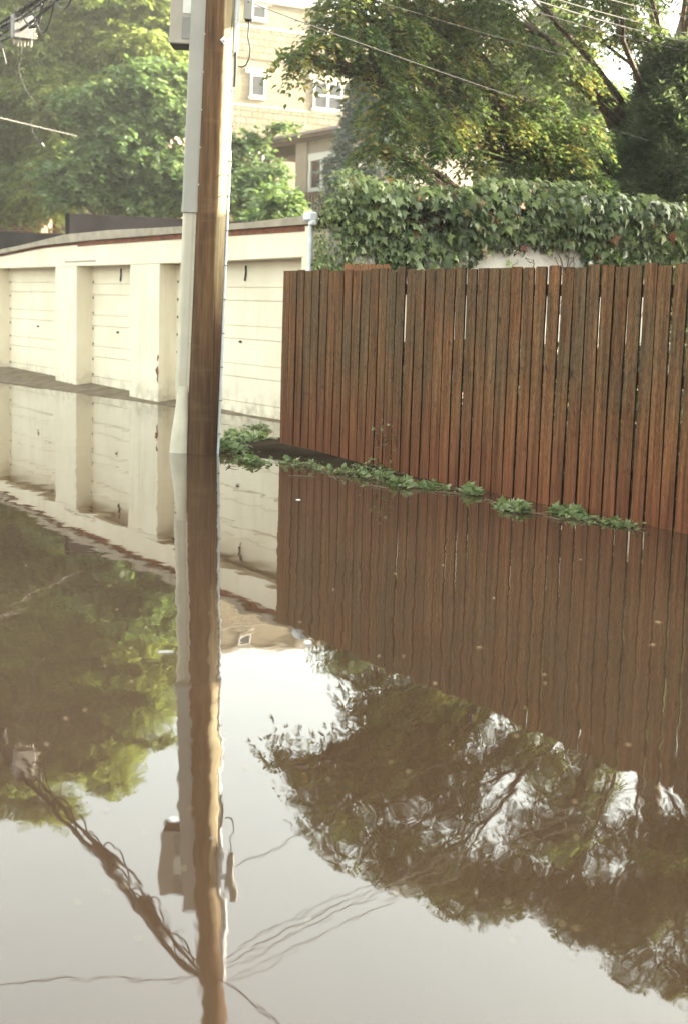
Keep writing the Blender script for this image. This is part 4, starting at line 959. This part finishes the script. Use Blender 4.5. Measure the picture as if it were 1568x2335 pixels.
def shrub(name, label, base, R, H, mat, seed, dens, size, L=.22, tl=0):
    x, y, z = base; bl = [(x + random.uniform(-.5, .5) * R, y + random.uniform(-.4, .4) * R, z + H * random.uniform(.35, .85), R * random.uniform(.45, .65)) for _ in range(6)]
    rng = np.random.default_rng(seed); root = empty(name, base); tag(root, label, 'shrub')
    O, A, T, Cc, I = blob_sprays(bl, dens, rng)
    spray_leaves('foliage', O, A, T, L, 8, size, .4, mat, root, rng, 1.0, LEAF4, tl)
    mb = MB()
    for c in Cc[::2]: mb.tube(bez((x, y, z), c, 0, 5, .04), [.02, .015, .011, .008, .004], 5, False)
    mb.build('stems', M['bark'], root, True)
random.seed(31)
p = atY(690, 470, 30); shrub('shrub', 'low green shrub just above the right end of the garage roof', (p.x, 30, 0), 1.5, 4.3, M['mulberry'], 41, 90, .16)
p = atY(620, 500, 31); shrub('shrub', 'dark green shrub between the pole and the garage roof corner', (p.x, 31, 0), 1.6, 4.0, M['mulberry'], 42, 80, .17)
p = atY(1040, 430, 24.5); shrub('shrub', 'shaded shrub behind the dip in the ivy', (p.x, 24.5, 0), 1.6, 3.1, M['elm'], 43, 60, .13)

# ------------------------------------------------------------------ weeds along the waterline
def weed(label, x, y, spread, h, n, seed, tall=0, kind=0, name='weed_clump'):
    rng = np.random.default_rng(seed); random.seed(seed)
    p = atZ(x, y); gz = max(0.0, ground_z(*sn(p)[:2])); base = Vector((p.x, p.y, gz))
    root = empty(name, base); tag(root, label, 'weed', 'weeds along the waterline')
    P, D, Nn, S, T = [], [], [], [], []; st = MB()
    for k in range(n):
        a = random.uniform(0, 6.28); r = spread * math.sqrt(random.random())
        q = base + VS * (math.cos(a) * r) + VN * (math.sin(a) * r * .42); hh = .85 * h * random.uniform(.15, 1) * (1 - .45 * r / spread)
        if k < tall: hh = h * random.uniform(1.8, 2.9)
        tip = q + Vector((random.uniform(-.4, .4) * hh, random.uniform(-.3, .3) * hh, hh))
        mid = q.lerp(tip, .55) + Vector((0, 0, .1 * hh))
        q.z = -.02
        st.tube([q, mid, tip], [.0045, .004, .0025], 4, False)
        for j in range(2 + (5 if k < tall else 2)):
            t = random.uniform(.25, 1.0); c = q.lerp(mid, t * 2) if t < .5 else mid.lerp(tip, t * 2 - 1)
            d = Vector((random.uniform(-1, 1), random.uniform(-1, 1), random.uniform(-.35, .6)))
            P.append(c); D.append(d); Nn.append((random.uniform(-.5, .5), random.uniform(-.9, .1), 1)); S.append(random.uniform(.028, .062) * (1.45 if kind else .9)); T.append(min(1, max(0, random.gauss(.6, .22))))
    for k in range(3 + n // 9):     # runners trailing flat on the water
        a = random.choice([0, math.pi]) + random.gauss(0, .35); q = base + VS * random.uniform(-.6, .6) * spread + VN * random.uniform(-.3, .3) * spread
        dv = VS * math.cos(a) + VN * math.sin(a) * .6; run = []; ln = spread * random.uniform(.7, 1.6)
        for i in range(7):
            p_ = q + dv * (ln * i / 6) + VN * (.04 * math.sin(i * 1.3 + k)); p_.z = max(.004, ground_z(*sn(p_)[:2]) + .006) + .012 * random.random(); run.append(p_)
            if i:
                for j in range(2):
                    P.append(p_ + Vector((0, 0, .004))); D.append((random.uniform(-1, 1), random.uniform(-1, 1), random.uniform(0, .5))); Nn.append((random.uniform(-.4, .4), random.uniform(-.6, .1), 1)); S.append(random.uniform(.02, .05)); T.append(min(1, max(0, random.gauss(.58, .22))))
        st.tube(run, [.003] * 6 + [.0015], 4, False)
    for k in range(int(n * 1.4)):   # leaves lying on the water round the clump
        a = random.uniform(0, 6.28); r = spread * random.uniform(.6, 1.35)
        q = base + VS * (math.cos(a) * r) + VN * (math.sin(a) * r * .42); q.z = max(.006, ground_z(*sn(q)[:2]) + .008)
        P.append(q); D.append((random.uniform(-1, 1), random.uniform(-1, 1), .06)); Nn.append((random.uniform(-.2, .2), random.uniform(-.2, .2), 1)); S.append(random.uniform(.016, .042)); T.append(min(1, max(0, random.gauss(.6, .22))))
    leaves('leaves', IVYL if kind else LEAF4, np.array(P), np.array(D, float), np.array(Nn, float), np.array(S), np.array(T), M['weed'], root, 1.0 if kind else 1.3)
    st.build('stems', M['stem'], root, True)
weed('leafy green weed patch floating against the right foot of the pole', 525, 1030, .30, .16, 60, 1, 0, 1)
weed('biggest weed mat between the pole and the fence corner, fresh green', 560, 1005, .42, .20, 56, 2, 0, 1)
weed('weed tuft on the dark mud just left of the fence corner', 598, 980, .20, .14, 26, 3, 0, 0)
weed('small weed trailing into the water below the mud bank', 575, 1055, .16, .08, 22, 4, 0, 1)
weed('bushy broad-leaved weed at the fence foot where the mud ends', 735, 1032, .20, .16, 40, 5, 0, 1)
weed('low weed mat trailing out from the mud bank in front of the fence', 700, 1062, .42, .09, 26, 6, 0, 0)
weed('tall straggly weed leaning against the fence with bare stalks', 880, 1072, .24, .20, 36, 7, 7, 0)
weed('broad heap of matted weeds lying in the water before the tall straggly weed', 835, 1085, .44, .13, 52, 8, 0, 0)
weed('pale leafed weed sprig on the water right of the matted heap', 915, 1108, .14, .10, 22, 9, 0, 1)
weed('thin line of floating weed along the fence centre', 985, 1112, .26, .05, 34, 10, 0, 0)
weed('small green sprout standing in water at the fence centre', 1072, 1126, .09, .09, 16, 11, 0, 1)
weed('drowned weed bunch before the right half of the fence', 1170, 1163, .16, .08, 30, 12, 0, 1)
weed('weed clump at the fence foot with a flat raft of stems to its right', 1295, 1172, .17, .08, 30, 13, 0, 1)
weed('flat raft of dead stems floating near the right end of the fence', 1370, 1190, .30, .03, 34, 14, 0, 0)
weed('rightmost single upright sprout near the fence', 1468, 1192, .07, .12, 16, 15, 0, 1)

# ------------------------------------------------------------------ things floating on the water
def foam(label, x, y, sx, sy, sz, seed):
    p = atZ(x, y); rng = np.random.default_rng(seed); mb = MB(); n, m = 12, 7; vs = []
    for i in range(m):
        ph = math.pi * i / (m - 1)
        for k in range(n):
            t = 2 * math.pi * k / n; q = Vector((math.sin(ph) * math.cos(t), math.sin(ph) * math.sin(t), math.cos(ph)))
            f = 1 + .28 * mnoise.noise(q * 1.7 + Vector((seed, 0, 0))); vs.append(p + Vector((q.x * sx * f, q.y * sy * f, q.z * sz * f + sz * .45)))
    mb.add(vs, [(i * n + k, i * n + (k + 1) % n, (i + 1) * n + (k + 1) % n, (i + 1) * n + k) for i in range(m - 1) for k in range(n)])
    o = mb.build('foam_scrap', M['foam'], None, True, origin=p); tag(o, label, 'litter'); return o
foam('white foam lump floating where the garage reflection meets the sky', 702, 1468, .017, .014, .010, 1)
foam('white oval scrap floating beside the reflection of the pole cabinet', 397, 1870, .013, .006, .0035, 2)
foam('tiny white crumb floating left of the fence reflection middle', 680, 1140, .020, .010, .004, 3)
mb = MB(); p0, p1 = atZ(361, 1488), atZ(396, 1487); mb.tube([p0 + VZ * .003, p0.lerp(p1, .5) + VZ * .004, p1 + VZ * .003], [.0025, .003, .002], 6)
o = mb.build('straw', M['foam'], None, True, origin=p0); tag(o, 'thin white straw floating left of the pole reflection', 'litter')
random.seed(55); tw0 = None
for x, y, a in ((640, 1046, .2), (760, 1092, -.3), (945, 1120, .1), (1020, 1126, .5), (1120, 1146, -.2), (1215, 1172, .3), (1330, 1186, 0), (1420, 1200, -.4), (690, 1088, .8), (520, 1065, -.5), (860, 1112, .25), (1260, 1184, -.1)):
    p = atZ(x, y) + VZ * .004
    if tw0 is None:
        mb = MB(); mb.tube([(-.12, 0, 0), (-.05, .012, .004), (.03, .004, .003), (.13, -.010, .006)], [.0035, .005, .0045, .002], 6); mb.tube([(.0, .008, .003), (.05, .05, .008), (.07, .08, .006)], [.003, .0022, .001], 5)
        tw0 = mb.build('twig', M['stem'], None, True); o = tw0
    else: o = tw0.copy(); col.objects.link(o)
    o.location = p; o.rotation_euler = (0, 0, AL - math.pi / 2 + a); q = random.uniform(.6, 1.3); o.scale = (q, q, q)
    tag(o, 'small forked brown twig floating along the foot of the brown fence', 'twig', 'twigs drifting along the fence')
random.seed(77)
spots = [(685, 1420, 0), (1175, 1680, 0), (1165, 1668, 0), (920, 1497, 1), (1430, 1700, 0), (1125, 1365, 1), (820, 1130, 1), (1010, 1290, 1), (1500, 1420, 0), (760, 1345, 1), (240, 1520, 1), (110, 1700, 1), (150, 1640, 0), (330, 1900, 1), (1350, 1880, 1), (1310, 1830, 0), (1420, 2000, 1), (1280, 2110, 0), (1180, 2130, 1), (890, 1740, 0), (990, 1560, 1), (600, 1300, 1), (705, 2103, 1), (300, 1480, 1), (60, 1290, 1), (1240, 1540, 0)]
spots += [(random.uniform(20, 1550), random.uniform(1250, 2200), random.choice([1, 1, 1, 0])) for _ in range(34)]
tmpl_o = None
for x, y, k in spots:
    p = atZ(x, y) + VZ * .004
    if tmpl_o is None:
        tv, tf = IVYL; mb = MB(); mb.add([(a * .03, (b - .4) * .03, c * .03) for a, b, c in tv * np.array([.55, 1, 1])], [tuple(q) for q in tf], .6)
        o = mb.build('floating_leaf', M['drift']); tmpl_o = o
        tv2 = tv * np.array([.5, .8, .6]); mb = MB(); mb.add([(a * .022, (b - .4) * .022, c * .022) for a, b, c in tv2], [tuple(q) for q in tf], .95); alt = mb.build('floating_leaf', M['drift']); alt_data = alt.data; bpy.data.objects.remove(alt)
    else:
        o = tmpl_o.copy(); col.objects.link(o)
    if k: o.data = alt_data
    o.location = p; o.rotation_euler = (random.uniform(-.1, .1), random.uniform(-.1, .1), random.uniform(0, 6.28)); q = random.uniform(.7, 1.2) * max(.45, min(1, p.y / 6)); o.scale = (q, q, q)
    tag(o, 'small pale yellow leaf scrap floating flat on the brown flood water', 'leaf', 'leaf scraps floating on the water')

# ------------------------------------------------------------------ thin mist volume added to lift the dark tones
mb = MB(); mb.hexa([(-260, -40, -2), (260, -40, -2), (260, 260, -2), (-260, 260, -2), (-260, -40, 26), (260, -40, 26), (260, 260, 26), (-260, 260, 26)])
hzm = NT('added_haze_air'); pvn = hzm.n('ShaderNodeVolumePrincipled'); pvn.inputs['Density'].default_value = .0009; pvn.inputs['Color'].default_value = (.95, .93, .86, 1); pvn.inputs['Anisotropy'].default_value = .2
hzm.l(pvn.outputs[0], hzm.out.inputs['Volume']); o = mb.build('added_haze', hzm.m); tag(o, kind='stuff')

# ------------------------------------------------------------------ light, sky, camera
SUN_AZ, SUN_EL = 108.0, 21.0     # azimuth clockwise from the viewing direction seen from "towards the camera": sun on the right, a little beyond
sdir = Vector((math.sin(rad(SUN_AZ)) * math.cos(rad(SUN_EL)), -math.cos(rad(SUN_AZ)) * math.cos(rad(SUN_EL)), math.sin(rad(SUN_EL))))
sl = bpy.data.lights.new('sun', 'SUN'); sl.energy = 4.2; sl.angle = rad(.6); sl.color = (1.0, .89, .72)
so = bpy.data.objects.new('sun', sl); col.objects.link(so); so.rotation_euler = sdir.to_track_quat('Z', 'Y').to_euler(); so.location = sdir * 60
wd_ = bpy.data.worlds.new('World'); sc.world = wd_; wd_.use_nodes = True
nt = wd_.node_tree; bg = nt.nodes['Background']; bg.inputs['Strength'].default_value = .15
sk = nt.nodes.new('ShaderNodeTexSky'); sk.sky_type = 'NISHITA'; sk.sun_disc = False; sk.sun_elevation = rad(SUN_EL)
sk.sun_rotation = math.atan2(sdir.x, sdir.y); sk.air_density = 1.0; sk.dust_density = 6.0; sk.ozone_density = 1.0
hs_ = nt.nodes.new('ShaderNodeHueSaturation'); hs_.inputs['Saturation'].default_value = .30
nt.links.new(sk.outputs[0], hs_.inputs['Color']); wm_ = nt.nodes.new('ShaderNodeMix'); wm_.data_type = 'RGBA'; wm_.blend_type = 'MULTIPLY'; wm_.inputs['Factor'].default_value = 1
wm_.inputs['B'].default_value = (1.0, 1.035, .92, 1); nt.links.new(hs_.outputs[0], wm_.inputs['A']); nt.links.new(wm_.outputs['Result'], bg.inputs['Color'])
cam = bpy.data.cameras.new('camera'); cam.sensor_fit = 'AUTO'; cam.sensor_width = 36.0; cam.lens = 36.0 * F / 2335.0
cam.clip_start = .05; cam.clip_end = 3000
cam.dof.use_dof = True; cam.dof.focus_distance = 12.5; cam.dof.aperture_fstop = 2.0
co = bpy.data.objects.new('camera', cam); col.objects.link(co); sc.camera = co
co.matrix_world = Matrix(((RT.x, UP.x, -FW.x, 0), (RT.y, UP.y, -FW.y, 0), (RT.z, UP.z, -FW.z, CAMH), (0, 0, 0, 1)))
sc.view_settings.view_transform = 'Standard'; sc.view_settings.look = 'None'; sc.view_settings.gamma = 1.0
sc.view_settings.exposure = 3.0
sc.cycles.max_bounces = 8; sc.cycles.use_denoising = True
